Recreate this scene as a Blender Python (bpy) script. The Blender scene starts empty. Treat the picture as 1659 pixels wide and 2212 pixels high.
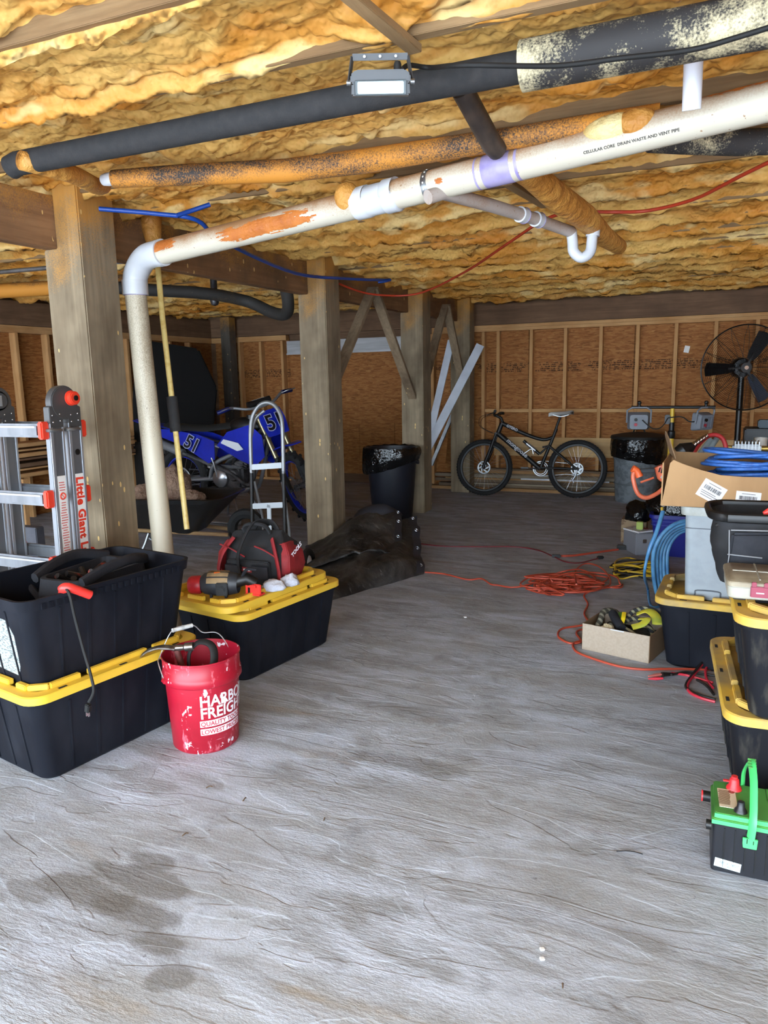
import bpy, bmesh, math, random
import numpy as np
from mathutils import Matrix, Vector, Euler, noise as mn

random.seed(7); np.random.seed(7)
scene = bpy.context.scene
COL = scene.collection
PI = math.pi

# ------------------------------------------------------------------ camera
F, PITCH, ROLL, YAW, CH = 1604.0, .178, -.0197, .4128, 1.404
IW, IH = 1659, 2212
fw = Vector((-math.sin(YAW)*math.cos(PITCH), math.cos(YAW)*math.cos(PITCH), -math.sin(PITCH)))
r0 = Vector((math.cos(YAW), math.sin(YAW), 0))
u0 = r0.cross(fw)
rt = r0*math.cos(ROLL) + u0*math.sin(ROLL)
up = u0*math.cos(ROLL) - r0*math.sin(ROLL)
CAMPOS = Vector((0, 0, CH))
cd = bpy.data.cameras.new('camera'); cam = bpy.data.objects.new('camera', cd); COL.objects.link(cam)
cd.sensor_fit = 'VERTICAL'; cd.sensor_height = 24.0; cd.lens = F/IH*24.0; cd.clip_start = .05
M = Matrix((rt, up, -fw)).transposed().to_4x4(); M.translation = CAMPOS
cam.matrix_world = M
scene.camera = cam

def ray(x, y): return fw + rt*((x-IW/2)/F) - up*((y-IH/2)/F)
def G(x, y, z=0.0):
    d = ray(x, y); return CAMPOS + d*((z-CH)/d.z)
def D(x, y, dep): return CAMPOS + ray(x, y)*dep

# ------------------------------------------------------------------ light
w = bpy.data.worlds.new('world'); scene.world = w; w.use_nodes = True
bg = w.node_tree.nodes['Background']
bg.inputs[0].default_value = (.73, .87, 1.0, 1); bg.inputs[1].default_value = 3.2
sd = bpy.data.lights.new('sun', 'SUN'); sd.energy = 5.0; sd.angle = .02; sd.color = (1, .97, .92)
sun = bpy.data.objects.new('sun', sd); COL.objects.link(sun)
sun.rotation_euler = (math.radians(26), math.radians(10), 0)      # high sun on the open drive in front; it stops at the eave
scene.view_settings.view_transform = 'Standard'
scene.view_settings.look = 'None'
scene.view_settings.gamma = 1.0
scene.view_settings.use_curve_mapping = False
scene.view_settings.exposure = 2.28

# ------------------------------------------------------------------ helpers
def L(r, g, b):
    f = lambda c: ((c/255+.055)/1.055)**2.4 if c > 10 else c/255/12.92
    return (f(r), f(g), f(b), 1)

class MB:
    def __init__(s, M=None): s.v = []; s.f = []; s.mi = []; s.cur = 0; s.M = M
    def add(s, vs, fs):
        o = len(s.v)
        for p in vs:
            p = Vector(p); s.v.append(s.M @ p if s.M else p)
        for f in fs: s.f.append([i+o for i in f]); s.mi.append(s.cur)
    def box(s, c, sz, R=None, top=1.0, topy=None):
        x, y, z = (q/2 for q in sz); ty = top if topy is None else topy
        vs = [(-x,-y,-z),(x,-y,-z),(x,y,-z),(-x,y,-z),(-x*top,-y*ty,z),(x*top,-y*ty,z),(x*top,y*ty,z),(-x*top,y*ty,z)]
        c = Vector(c)
        if R is not None:
            R = R if isinstance(R, Matrix) else Euler(R).to_matrix()
            vs = [R @ Vector(v)+c for v in vs]
        else: vs = [Vector(v)+c for v in vs]
        s.add(vs, [(3,2,1,0),(4,5,6,7),(0,1,5,4),(1,2,6,5),(2,3,7,6),(3,0,4,7)])
    def bar(s, a, b, w, h, upv=(0,0,1)):
        a = Vector(a); b = Vector(b); d = (b-a); ln = d.length; d.normalize()
        x = d.cross(Vector(upv))
        if x.length < 1e-4: x = d.cross(Vector((1,0,0)))
        x.normalize(); y = x.cross(d)
        R = Matrix((x, d, y)).transposed()
        s.box((a+b)/2, (w, ln, h), R)
    def tube(s, pts, r, n=8, closed=False, caps=True, flat=1.0):
        pts = [Vector(p) for p in pts]; m = len(pts)
        rs = list(r) if isinstance(r, (list, tuple)) else [r]*m
        if len(rs) != m: rs = list(np.interp(np.linspace(0, 1, m), np.linspace(0, 1, len(rs)), rs))
        tan = []
        for i in range(m):
            a = pts[(i-1) % m] if (closed or i > 0) else pts[i]
            b = pts[(i+1) % m] if (closed or i < m-1) else pts[i]
            t = b-a
            tan.append(t.normalized() if t.length > 1e-9 else Vector((0,0,1)))
        nrm = tan[0].orthogonal().normalized()
        if abs(tan[0].z) < .9: nrm = (Vector((0,0,1)) - tan[0]*tan[0].z).normalized()
        vs = []
        for i in range(m):
            t = tan[i]; nrm = (nrm - t*nrm.dot(t))
            nrm = nrm.normalized() if nrm.length > 1e-6 else t.orthogonal().normalized()
            bi = t.cross(nrm)
            for k in range(n):
                a = 2*PI*k/n
                vs.append(pts[i] + nrm*(math.cos(a)*rs[i]*flat) + bi*(math.sin(a)*rs[i]))
        fs = []
        for i in range(m if closed else m-1):
            j = (i+1) % m
            for k in range(n):
                k2 = (k+1) % n
                fs.append((i*n+k, i*n+k2, j*n+k2, j*n+k))
        if caps and not closed:
            fs.append(tuple(range(n))[::-1]); fs.append(tuple(range((m-1)*n, m*n)))
        s.add(vs, fs)
    def lathe(s, prof, n=24, M=None, sweep=2*PI, a0=0):
        full = abs(sweep-2*PI) < 1e-6; cnt = n if full else n+1
        vs = []
        for (r, z) in prof:
            for k in range(cnt):
                a = a0+sweep*k/n; p = Vector((r*math.cos(a), r*math.sin(a), z))
                vs.append(M @ p if M else p)
        fs = []
        for i in range(len(prof)-1):
            for k in range(n):
                k2 = (k+1) % cnt
                fs.append((i*cnt+k, i*cnt+k2, (i+1)*cnt+k2, (i+1)*cnt+k))
        s.add(vs, fs)
    def cyl(s, a, b, r, n=16, r2=None):
        s.tube([a, b], [r, r if r2 is None else r2], n)
    def prism(s, poly, t, M=None):
        """polygon in local xy extruded +-t/2 in local z"""
        n = len(poly)
        vs = [Vector((x, y, -t/2)) for x, y in poly]+[Vector((x, y, t/2)) for x, y in poly]
        if M: vs = [M @ v for v in vs]
        s.add(vs, [tuple(range(n))[::-1], tuple(range(n, 2*n))]+[(i, (i+1) % n, n+(i+1) % n, n+i) for i in range(n)])
    def ball(s, c, r, n=12, m=8, M=None):
        r = r if isinstance(r, (tuple, list)) else (r, r, r)
        vs = []; c = Vector(c)
        for i in range(m+1):
            ph = PI*i/m
            for k in range(n):
                a = 2*PI*k/n; p = Vector((math.sin(ph)*math.cos(a)*r[0], math.sin(ph)*math.sin(a)*r[1], -math.cos(ph)*r[2]))
                vs.append((M @ p if M else p)+c)
        fs = [(i*n+k, i*n+(k+1) % n, (i+1)*n+(k+1) % n, (i+1)*n+k) for i in range(m) for k in range(n)]
        s.add(vs, fs)
    def torus(s, R, r, M=None, n=32, m=8, flat=1.0):
        vs = []
        for i in range(n):
            a = 2*PI*i/n
            for k in range(m):
                b = 2*PI*k/m; q = R+r*math.cos(b)
                p = Vector((q*math.cos(a), q*math.sin(a), r*math.sin(b)*flat)); vs.append(M @ p if M else p)
        s.add(vs, [(i*m+k, ((i+1) % n)*m+k, ((i+1) % n)*m+(k+1) % m, i*m+(k+1) % m) for i in range(n) for k in range(m)])
    def build(s, name, mats, parent=None, bev=0, ang=40, seg=2, recenter=True):
        me = bpy.data.meshes.new(name)
        org = Vector((0, 0, 0))
        if parent is None and recenter and s.v:
            xs = [v.x for v in s.v]; ys = [v.y for v in s.v]
            org = Vector(((min(xs)+max(xs))/2, (min(ys)+max(ys))/2, min(v.z for v in s.v)))
        me.from_pydata([v-org for v in s.v], [], s.f)
        mats = mats if isinstance(mats, (list, tuple)) else [mats]
        for m in mats: me.materials.append(m)
        me.polygons.foreach_set('material_index', s.mi)
        if bev:
            b = bmesh.new(); b.from_mesh(me)
            bmesh.ops.remove_doubles(b, verts=b.verts, dist=1e-5)
            es = [e for e in b.edges if len(e.link_faces) == 2 and e.calc_face_angle(0) > .5]
            bmesh.ops.bevel(b, geom=es, offset=bev, segments=seg, affect='EDGES', clamp_overlap=True)
            b.to_mesh(me); b.free()
        me.polygons.foreach_set('use_smooth', [True]*len(me.polygons))
        me.set_sharp_from_angle(angle=math.radians(ang))
        me.update()
        o = bpy.data.objects.new(name, me); COL.objects.link(o); o.location = org
        if parent is not None: o.parent = parent
        return o

def tag(o, label, cat, group=None):
    o['label'] = label; o['category'] = cat
    if group: o['group'] = group
    return o
def thing(name, label, cat, loc=(0,0,0), rot=(0,0,0), group=None, scale=1):
    o = bpy.data.objects.new(name, None); COL.objects.link(o)
    o.location = loc; o.rotation_euler = rot if not isinstance(rot, (int, float)) else (0, 0, rot)
    o.scale = (scale,)*3; o.empty_display_size = .1
    return tag(o, label, cat, group)
def struct(o): o['kind'] = 'structure'; return o
def dup(root, parent=None):
    c = root.copy(); COL.objects.link(c); c.parent = parent
    for ch in list(root.children): dup(ch, c)
    return c
def cr(pts, n=8, closed=False):
    """Catmull-Rom spline through pts"""
    P = [Vector(p) for p in pts]; m = len(P); out = []
    for i in range(m if closed else m-1):
        g = (lambda k: P[k % m]) if closed else (lambda k: P[max(0, min(m-1, k))])
        a, b, c, d = g(i-1), g(i), g(i+1), g(i+2)
        for k in range(n):
            t = k/n
            out.append(.5*((2*b)+(c-a)*t+(2*a-5*b+4*c-d)*t*t+(3*b-a-3*c+d)*t**3))
    if not closed: out.append(P[-1])
    return out
def RX(a): return Matrix.Rotation(a, 4, 'X')
def RY(a): return Matrix.Rotation(a, 4, 'Y')
def RZ(a): return Matrix.Rotation(a, 4, 'Z')
def T(x, y, z): return Matrix.Translation((x, y, z))
def rrect(w, h, r, n=5):
    """rounded rectangle outline, ccw"""
    o = []
    for cx, cy, a in ((w/2-r, h/2-r, 0), (-w/2+r, h/2-r, PI/2), (-w/2+r, -h/2+r, PI), (w/2-r, -h/2+r, 1.5*PI)):
        for k in range(n+1):
            t = a+PI/2*k/n; o.append((cx+r*math.cos(t), cy+r*math.sin(t)))
    return o
def loft(mb, loops, cap0=True, cap1=True):
    n = len(loops[0]); vs = [p for l in loops for p in l]
    fs = [(i*n+k, i*n+(k+1) % n, (i+1)*n+(k+1) % n, (i+1)*n+k) for i in range(len(loops)-1) for k in range(n)]
    if cap0: fs.append(tuple(range(n))[::-1])
    if cap1: fs.append(tuple(range((len(loops)-1)*n, len(loops)*n)))
    mb.add(vs, fs)
def text_mesh(txt, size, ext=0.0, off=0.0, shear=0.0, sx=1.0, align='LEFT', spacing=1.0):
    c = bpy.data.curves.new('txt', 'FONT'); c.body = txt; c.size = size; c.extrude = ext; c.offset = off
    c.shear = shear; c.align_x = align; c.space_character = spacing; c.resolution_u = 3
    o = bpy.data.objects.new('txt', c); COL.objects.link(o)
    dg = bpy.context.evaluated_depsgraph_get(); dg.update()
    me = bpy.data.meshes.new_from_object(o.evaluated_get(dg))
    bpy.data.objects.remove(o); bpy.data.curves.remove(c)
    if sx != 1.0:
        for v in me.vertices: v.co.x *= sx
    return me
def text(name, txt, size, mat, parent, M, ext=.0006, off=0.0, shear=0.0, sx=1.0, align='LEFT', fn=None, spacing=1.0):
    me = text_mesh(txt, size, ext, off, shear, sx, align, spacing)
    me.name = name
    if fn:
        for v in me.vertices: v.co = fn(v.co)
    else: me.transform(M)
    me.materials.clear(); me.materials.append(mat)
    o = bpy.data.objects.new(name, me); COL.objects.link(o)
    if parent is not None: o.parent = parent
    return o

# ------------------------------------------------------------------ materials
def newmat(name):
    m = bpy.data.materials.new(name); m.use_nodes = True
    nt = m.node_tree; b = nt.nodes['Principled BSDF']
    return m, nt, b
def nd(nt, t, **kw):
    n = nt.nodes.new(t)
    for k, v in kw.items():
        if k.startswith('i_'):
            key = k[2:]; n.inputs[int(key) if key.isdigit() else key].default_value = v
        else: setattr(n, k, v)
    return n
def coords(nt, scale=(1,1,1), rot=(0,0,0), kind='Object'):
    tc = nd(nt, 'ShaderNodeTexCoord'); mp = nd(nt, 'ShaderNodeMapping')
    mp.inputs['Scale'].default_value = scale; mp.inputs['Rotation'].default_value = rot
    nt.links.new(tc.outputs[kind], mp.inputs['Vector']); return mp.outputs[0]
def noise(nt, vec, scale, detail=4, rough=.55, dist=0.0, out='Fac'):
    n = nd(nt, 'ShaderNodeTexNoise'); n.inputs['Scale'].default_value = scale
    n.inputs['Detail'].default_value = detail; n.inputs['Roughness'].default_value = rough; n.inputs['Distortion'].default_value = dist
    nt.links.new(vec, n.inputs['Vector']); return n.outputs[out]
def ramp(nt, fac, stops, interp='LINEAR'):
    r = nd(nt, 'ShaderNodeValToRGB'); e = r.color_ramp.elements; r.color_ramp.interpolation = interp
    while len(e) < len(stops): e.new(.5)
    for i, (p, c) in enumerate(stops):
        e[i].position = p; e[i].color = c if isinstance(c, tuple) else (c, c, c, 1)
    nt.links.new(fac, r.inputs[0]); return r.outputs[0]
def mix(nt, fac, a, b, mode='MIX'):
    m = nd(nt, 'ShaderNodeMix', data_type='RGBA', blend_type=mode)
    for s, v in ((0, fac), (6, a), (7, b)):
        if isinstance(v, (int, float)): m.inputs[s].default_value = v if s == 0 else (v, v, v, 1)
        elif isinstance(v, tuple): m.inputs[s].default_value = v
        else: nt.links.new(v, m.inputs[s])
    return m.outputs[2]
def mth(nt, op, a, b=None, c=None, clamp=False):
    m = nd(nt, 'ShaderNodeMath', operation=op, use_clamp=clamp)
    for i, v in enumerate((a, b, c)):
        if v is None: continue
        if isinstance(v, (int, float)): m.inputs[i].default_value = v
        else: nt.links.new(v, m.inputs[i])
    return m.outputs[0]
def bump(nt, b, h, strength=.3, dist=.01):
    n = nd(nt, 'ShaderNodeBump'); n.inputs['Strength'].default_value = strength; n.inputs['Distance'].default_value = dist
    nt.links.new(h, n.inputs['Height']); nt.links.new(n.outputs[0], b.inputs['Normal'])
def mat(name, col, rough=.5, metal=0.0, col2=None, ns=6, lo=.4, hi=.65, stretch=(1,1,1), bmp=0.0, bs=40, bd=.002, spec=.5, detail=4, alpha=None, trans=0, emit=None, coat=0):
    m, nt, b = newmat(name)
    b.inputs['Base Color'].default_value = col; b.inputs['Roughness'].default_value = rough; b.inputs['Metallic'].default_value = metal
    b.inputs['Specular IOR Level'].default_value = spec
    if coat: b.inputs['Coat Weight'].default_value = coat
    if col2 or bmp: v = coords(nt, stretch)
    if col2:
        f = ramp(nt, noise(nt, v, ns, detail), [(lo, 0.0), (hi, 1.0)])
        nt.links.new(mix(nt, f, col, col2), b.inputs['Base Color'])
    if bmp: bump(nt, b, noise(nt, v, bs, 3), bmp, bd)
    if trans: b.inputs['Transmission Weight'].default_value = trans
    if alpha is not None: b.inputs['Alpha'].default_value = alpha
    if emit: b.inputs['Emission Color'].default_value = emit[0]; b.inputs['Emission Strength'].default_value = emit[1]
    return m
def wood(name, c1, c2, c3, axis='Z', scale=1.0, rough=.8, ring=14, bmp=.25):
    """grain runs along axis"""
    m, nt, b = newmat(name)
    st = {'X': (.06, 1, 1), 'Y': (1, .06, 1), 'Z': (1, 1, .06)}[axis]
    v = coords(nt, tuple(q*scale for q in st))
    n1 = noise(nt, v, ring, 5, .6, .8)
    n2 = noise(nt, v, ring*5, 4, .6)
    n3 = noise(nt, coords(nt, (1, 1, 1)), 2.2, 4)
    c = mix(nt, ramp(nt, n1, [(.35, 0.0), (.65, 1.0)]), c1, c2)
    c = mix(nt, ramp(nt, n3, [(.42, 0.0), (.7, .75)]), c, c3)
    c = mix(nt, ramp(nt, n2, [(.45, 0.0), (.75, .35)]), c, tuple(q*.45 for q in c1[:3])+(1,))
    nt.links.new(c, b.inputs['Base Color']); b.inputs['Roughness'].default_value = rough
    b.inputs['Specular IOR Level'].default_value = .25
    bump(nt, b, mth(nt, 'ADD', n1, mth(nt, 'MULTIPLY', n2, .5)), bmp, .004)
    return m
# ================================================================== materials of the place
def m_floor():
    m, nt, b = newmat('brushed_concrete')
    v = coords(nt); vs = coords(nt, (1, 3.2, 1), (0, 0, -.12))
    big = noise(nt, vs, 1.1, 5, .6, .6); med = noise(nt, vs, 3.4, 6, .62, .5); fine = noise(nt, vs, 24, 4, .65); grit = noise(nt, v, 120, 2, .6)
    c = mix(nt, ramp(nt, med, [(.40, 0.0), (.58, 1.0)]), L(141, 143, 146), L(172, 178, 189))
    c = mix(nt, ramp(nt, big, [(.42, 0.0), (.64, .8)]), c, L(149, 149, 147))
    c = mix(nt, ramp(nt, noise(nt, vs, 2.1, 6, .68, .9), [(.50, 0.0), (.68, .7)]), c, L(194, 203, 218))
    c = mix(nt, ramp(nt, fine, [(.52, 0.0), (.8, .4)]), c, L(194, 203, 219))
    c = mix(nt, ramp(nt, noise(nt, v, 4.5, 5, .7), [(.56, 0.0), (.72, .5)]), c, L(108, 108, 109))
    c = mix(nt, ramp(nt, noise(nt, v, 22, 3, .75), [(.66, 0.0), (.74, .7)]), c, L(85, 83, 83))
    c = mix(nt, ramp(nt, noise(nt, coords(nt, (1, 5, 1), (0, 0, -.15)), 1.2, 5, .6), [(.60, 0.0), (.70, .6)]), c, L(145, 132, 112))
    c = mix(nt, ramp(nt, noise(nt, v, .55, 3), [(.45, 0.0), (.65, .3)]), c, L(133, 138, 148))
    # damp stains with ragged rims (world positions on the slab)
    sep = nd(nt, 'ShaderNodeSeparateXYZ'); nt.links.new(v, sep.inputs[0])
    wob = noise(nt, v, 5.5, 4)
    for (x, y, rx, ry, k) in ((-1.42, 1.46, .20, .06, .7), (-1.55, 1.37, .20, .06, .7), (-1.34, 1.36, .20, .05, .7), (-1.20, 1.29, .10, .06, .65), (-1.12, 1.21, .07, .05, .6), (-1.46, 1.55, .09, .035, .6), (-1.68, 1.31, .12, .04, .5),
                           (-.72, 1.07, .035, .06, .5), (-.95, 2.35, .26, .06, .45), (-1.05, 2.75, .2, .08, .35), (-.25, 1.75, .3, .05, .3)):
        dx = mth(nt, 'DIVIDE', mth(nt, 'SUBTRACT', sep.outputs[0], x), rx); dy = mth(nt, 'DIVIDE', mth(nt, 'SUBTRACT', sep.outputs[1], y), ry)
        d = mth(nt, 'ADD', mth(nt, 'MULTIPLY', dx, dx), mth(nt, 'MULTIPLY', dy, dy))
        d = mth(nt, 'ADD', d, mth(nt, 'MULTIPLY', mth(nt, 'SUBTRACT', wob, .5), 3.2))
        c = mix(nt, ramp(nt, d, [(.55, k), (1.0, 0.0)]), c, L(100, 96, 91))
    # shrinkage cracks
    wb = mth(nt, 'MULTIPLY', mth(nt, 'SUBTRACT', noise(nt, v, 7, 4), .5), .05)
    crk = None
    for (x0, x1, y0, sl) in ((-.9, .3, 1.80, -.03), (-1.2, 0.1, 2.31, -.13), (-1.45, .5, 1.13, .03), (-2.1, -1.2, 2.12, .05), (-1.3, .4, 3.25, .02), (-2.2, -.2, 4.05, .03)):
        ln = mth(nt, 'ADD', mth(nt, 'MULTIPLY', mth(nt, 'SUBTRACT', sep.outputs[0], x0), sl), y0)
        d = mth(nt, 'ABSOLUTE', mth(nt, 'ADD', mth(nt, 'SUBTRACT', sep.outputs[1], ln), wb))
        g = mth(nt, 'MULTIPLY', mth(nt, 'LESS_THAN', d, .0022), mth(nt, 'MULTIPLY', mth(nt, 'GREATER_THAN', sep.outputs[0], x0), mth(nt, 'LESS_THAN', sep.outputs[0], x1)))
        g = mth(nt, 'MULTIPLY', g, mth(nt, 'GREATER_THAN', noise(nt, v, 3.1+abs(x0)), .47))
        crk = g if crk is None else mth(nt, 'MAXIMUM', crk, g)
    c = mix(nt, mth(nt, 'MULTIPLY', crk, .55), c, L(108, 98, 87))
    nt.links.new(c, b.inputs['Base Color'])
    nt.links.new(ramp(nt, med, [(.3, .75), (.7, .5)]), b.inputs['Roughness']); b.inputs['Specular IOR Level'].default_value = .3
    # trowel ridges: sharp steps from stretched noise
    rid = ramp(nt, noise(nt, vs, 1.5, 3, .5, .9), [(.44, 0.0), (.455, .8), (.60, 1.0), (.612, .3), (.75, .5)])
    patch = ramp(nt, noise(nt, v, 1.6, 3), [(.40, .15), (.65, 1.0)])
    h = mth(nt, 'ADD', mth(nt, 'MULTIPLY', rid, .30), mth(nt, 'MULTIPLY', mth(nt, 'MULTIPLY', fine, patch), .9))
    h = mth(nt, 'ADD', h, mth(nt, 'MULTIPLY', grit, .22)); h = mth(nt, 'SUBTRACT', h, crk)
    bump(nt, b, h, .8, .006)
    return m
def m_osb(name='osb', stampz=None):
    m, nt, b = newmat(name)
    cols = None; hh = None
    base = None
    for i, (rot, sx) in enumerate((((0, .35, 0), 1), ((0, -.5, 0), 1.1), ((0, .05, 0), .9))):
        v = coords(nt, (4*sx, 4*sx, 22*sx), rot)
        vo = nd(nt, 'ShaderNodeTexVoronoi'); vo.inputs['Scale'].default_value = 3.2; nt.links.new(v, vo.inputs['Vector'])
        if base is None: base = ramp(nt, vo.outputs['Color'], [(.1, L(127, 78, 39)), (.45, L(147, 94, 50)), (.75, L(159, 105, 59)), (.95, L(175, 123, 74))])
        else:
            f = ramp(nt, noise(nt, v, 2.0, 2), [(.50, 0.0), (.56, 1.0)])
            base = mix(nt, f, base, ramp(nt, vo.outputs['Color'], [(.1, L(122, 75, 38)), (.4, L(151, 97, 51)), (.8, L(165, 112, 65))]))
        hh = vo.outputs['Distance'] if hh is None else mth(nt, 'ADD', hh, vo.outputs['Distance'])
    st = coords(nt, (9, 9, 60), (0, .2, 0))
    base = mix(nt, ramp(nt, noise(nt, st, 1.0, 4, .6), [(.60, 0.0), (.72, .5)]), base, L(89, 52, 27))
    if stampz:
        tc = nd(nt, 'ShaderNodeTexCoord'); sep = nd(nt, 'ShaderNodeSeparateXYZ'); nt.links.new(tc.outputs['Object'], sep.inputs[0])
        d = mth(nt, 'SUBTRACT', sep.outputs[2], stampz)
        band = mth(nt, 'LESS_THAN', mth(nt, 'ABSOLUTE', d), .058)
        # blocks of factory ink: tiny unreadable print
        g1 = mth(nt, 'GREATER_THAN', noise(nt, coords(nt, (40, 40, 26)), 1.0, 2, .7), .49)
        g2 = mth(nt, 'GREATER_THAN', noise(nt, coords(nt, (4, 4, 5)), 1.0, 2), .42)
        g3 = mth(nt, 'LESS_THAN', mth(nt, 'FRACT', mth(nt, 'MULTIPLY', d, 42)), .62)
        ink = mth(nt, 'MULTIPLY', mth(nt, 'MULTIPLY', band, g1), mth(nt, 'MULTIPLY', g2, g3))
        base = mix(nt, mth(nt, 'MULTIPLY', ink, .8), base, L(32, 22, 18))
    nt.links.new(base, b.inputs['Base Color']); b.inputs['Roughness'].default_value = .75; b.inputs['Specular IOR Level'].default_value = .2
    bump(nt, b, hh, .35, .003)
    return m
def m_foam():
    m, nt, b = newmat('spray_foam')
    v = coords(nt); vx = coords(nt, (.5, 1, 1))
    n1 = noise(nt, vx, 3.2, 4, .55, .4); n2 = noise(nt, vx, 11, 4, .6, .5); n3 = noise(nt, v, 45, 3, .6)
    c = mix(nt, ramp(nt, n1, [(.40, 0.0), (.56, 1.0)]), L(204, 137, 52), L(222, 176, 97))
    c = mix(nt, ramp(nt, n2, [(.46, 0.0), (.70, .7)]), c, L(190, 124, 44))
    c = mix(nt, ramp(nt, noise(nt, vx, 4.7, 3), [(.57, 0.0), (.64, .9)]), c, L(232, 200, 134))
    c = mix(nt, ramp(nt, noise(nt, vx, 2.1, 3), [(.58, 0.0), (.72, .55)]), c, L(200, 115, 28))
    c = mix(nt, ramp(nt, n3, [(.55, 0.0), (.8, .25)]), c, L(160, 100, 35))
    nt.links.new(c, b.inputs['Base Color']); b.inputs['Roughness'].default_value = .6; b.inputs['Specular IOR Level'].default_value = .35
    vo = nd(nt, 'ShaderNodeTexVoronoi', feature='SMOOTH_F1'); vo.inputs['Scale'].default_value = 26; nt.links.new(coords(nt, (.55, 1, 1)), vo.inputs['Vector'])
    dn = nd(nt, 'ShaderNodeTexVoronoi', feature='SMOOTH_F1'); dn.inputs['Scale'].default_value = 60; nt.links.new(v, dn.inputs['Vector'])
    h = mth(nt, 'ADD', mth(nt, 'MULTIPLY', vo.outputs['Distance'], -1.0), mth(nt, 'MULTIPLY', dn.outputs['Distance'], -.35))
    bump(nt, b, h, .9, .018)
    return m
def m_spray(name, base, spray, lo, hi, scale=3.0, rough=.45, dots=True, stretch=(1,1,1), updir=0.0):
    """plastic / wood with orange foam overspray; updir>0 favours upward-facing sides that caught the spray"""
    m, nt, b = newmat(name)
    v = coords(nt, stretch)
    f = noise(nt, v, scale, 4, .6)
    if updir:
        ge = nd(nt, 'ShaderNodeNewGeometry'); sp = nd(nt, 'ShaderNodeSeparateXYZ'); nt.links.new(ge.outputs['Normal'], sp.inputs[0])
        f = mth(nt, 'ADD', f, mth(nt, 'MULTIPLY', sp.outputs[2], updir))
    f = mth(nt, 'ADD', f, mth(nt, 'MULTIPLY', mth(nt, 'SUBTRACT', noise(nt, coords(nt), 170, 2, .6), .5), .35))
    k = ramp(nt, f, [(lo, 0.0), (hi, .9)])
    c = mix(nt, k, base, spray)
    if dots: c = mix(nt, ramp(nt, noise(nt, coords(nt), 60, 2, .6), [(.70, 0.0), (.74, .8)]), c, tuple(q*.8 for q in spray[:3])+(1,))
    nt.links.new(c, b.inputs['Base Color']); b.inputs['Roughness'].default_value = rough; b.inputs['Specular IOR Level'].default_value = .4
    return m

FOAM = m_foam()
CONC = m_floor()
OSB = m_osb('osb'); OSBS = m_osb('osb_stamped', 1.5)
STUD = wood('pine_stud', L(186, 138, 88), L(206, 162, 112), L(168, 118, 70))
STUDX = wood('pine_plate_x', L(186, 138, 88), L(206, 162, 112), L(168, 118, 70), 'X')
STUDY = wood('pine_plate_y', L(186, 138, 88), L(206, 162, 112), L(168, 118, 70), 'Y')
PLY = wood('plywood', L(196, 158, 108), L(214, 180, 132), L(176, 136, 88), 'X', ring=8)
HDRX = wood('dark_header_x', L(104, 78, 58), L(128, 98, 74), L(88, 66, 50), 'X')
HDRY = wood('dark_header_y', L(104, 78, 58), L(128, 98, 74), L(88, 66, 50), 'Y')
JOIST = wood('joist_wood', L(132, 104, 72), L(158, 130, 94), L(116, 90, 62), 'X', ring=20)
def m_post(name, lo, hi, c1, c2, c3, axis='Z'):
    m = wood(name, c1, c2, c3, axis, 1.0, .85, 9, .35)
    nt = m.node_tree; b = nt.nodes['Principled BSDF']
    src = b.inputs['Base Color'].links[0].from_socket
    sep = nd(nt, 'ShaderNodeSeparateXYZ'); tc = nd(nt, 'ShaderNodeTexCoord'); nt.links.new(tc.outputs['Object'], sep.inputs[0])
    # overspray of foam near the beam
    f = mth(nt, 'ADD', mth(nt, 'MULTIPLY', mth(nt, 'SUBTRACT', sep.outputs[2], lo), 1/(hi-lo)), mth(nt, 'MULTIPLY', mth(nt, 'SUBTRACT', noise(nt, coords(nt), 4.5, 4), .5), 1.6))
    f = mth(nt, 'ADD', f, mth(nt, 'MULTIPLY', mth(nt, 'SUBTRACT', noise(nt, coords(nt), 150, 2), .5), 1.1))
    c = mix(nt, ramp(nt, f, [(.45, 0.0), (1.3, .8)]), src, L(196, 138, 58))
    # dirt tide marks
    c = mix(nt, ramp(nt, noise(nt, coords(nt, (1, 1, .5)), 3.2, 4), [(.52, 0.0), (.72, .6)]), c, L(74, 62, 48))
    vo = nd(nt, 'ShaderNodeTexVoronoi'); vo.inputs['Scale'].default_value = 1.0; nt.links.new(coords(nt, (22, 22, 9)), vo.inputs['Vector'])
    k = mth(nt, 'MULTIPLY', mth(nt, 'LESS_THAN', vo.outputs['Distance'], .13), mth(nt, 'GREATER_THAN', noise(nt, coords(nt), 3, 2), .52))
    c = mix(nt, mth(nt, 'MULTIPLY', k, .85), c, L(226, 190, 122))
    nt.links.new(c, b.inputs['Base Color'])
    return m
POST = m_post('weathered_post', 1.75, 2.25, L(118, 103, 83), L(150, 134, 110), L(96, 83, 66))
POSTD = m_post('dark_post', 1.9, 2.3, L(88, 82, 74), L(104, 98, 90), L(70, 64, 58))
GIRD = m_post('girder_wood', .02, .34, L(122, 88, 60), L(152, 114, 80), L(104, 76, 54), 'Y')
BRACE = m_post('brace_wood', 1.5, 2.4, L(124, 104, 82), L(150, 130, 104), L(106, 88, 70))

# ================================================================== floor
mb = MB(); mb.box((-1.7, .2, -.06), (16.0, 18.2, .12))
struct(mb.build('floor', CONC, recenter=False))

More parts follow.
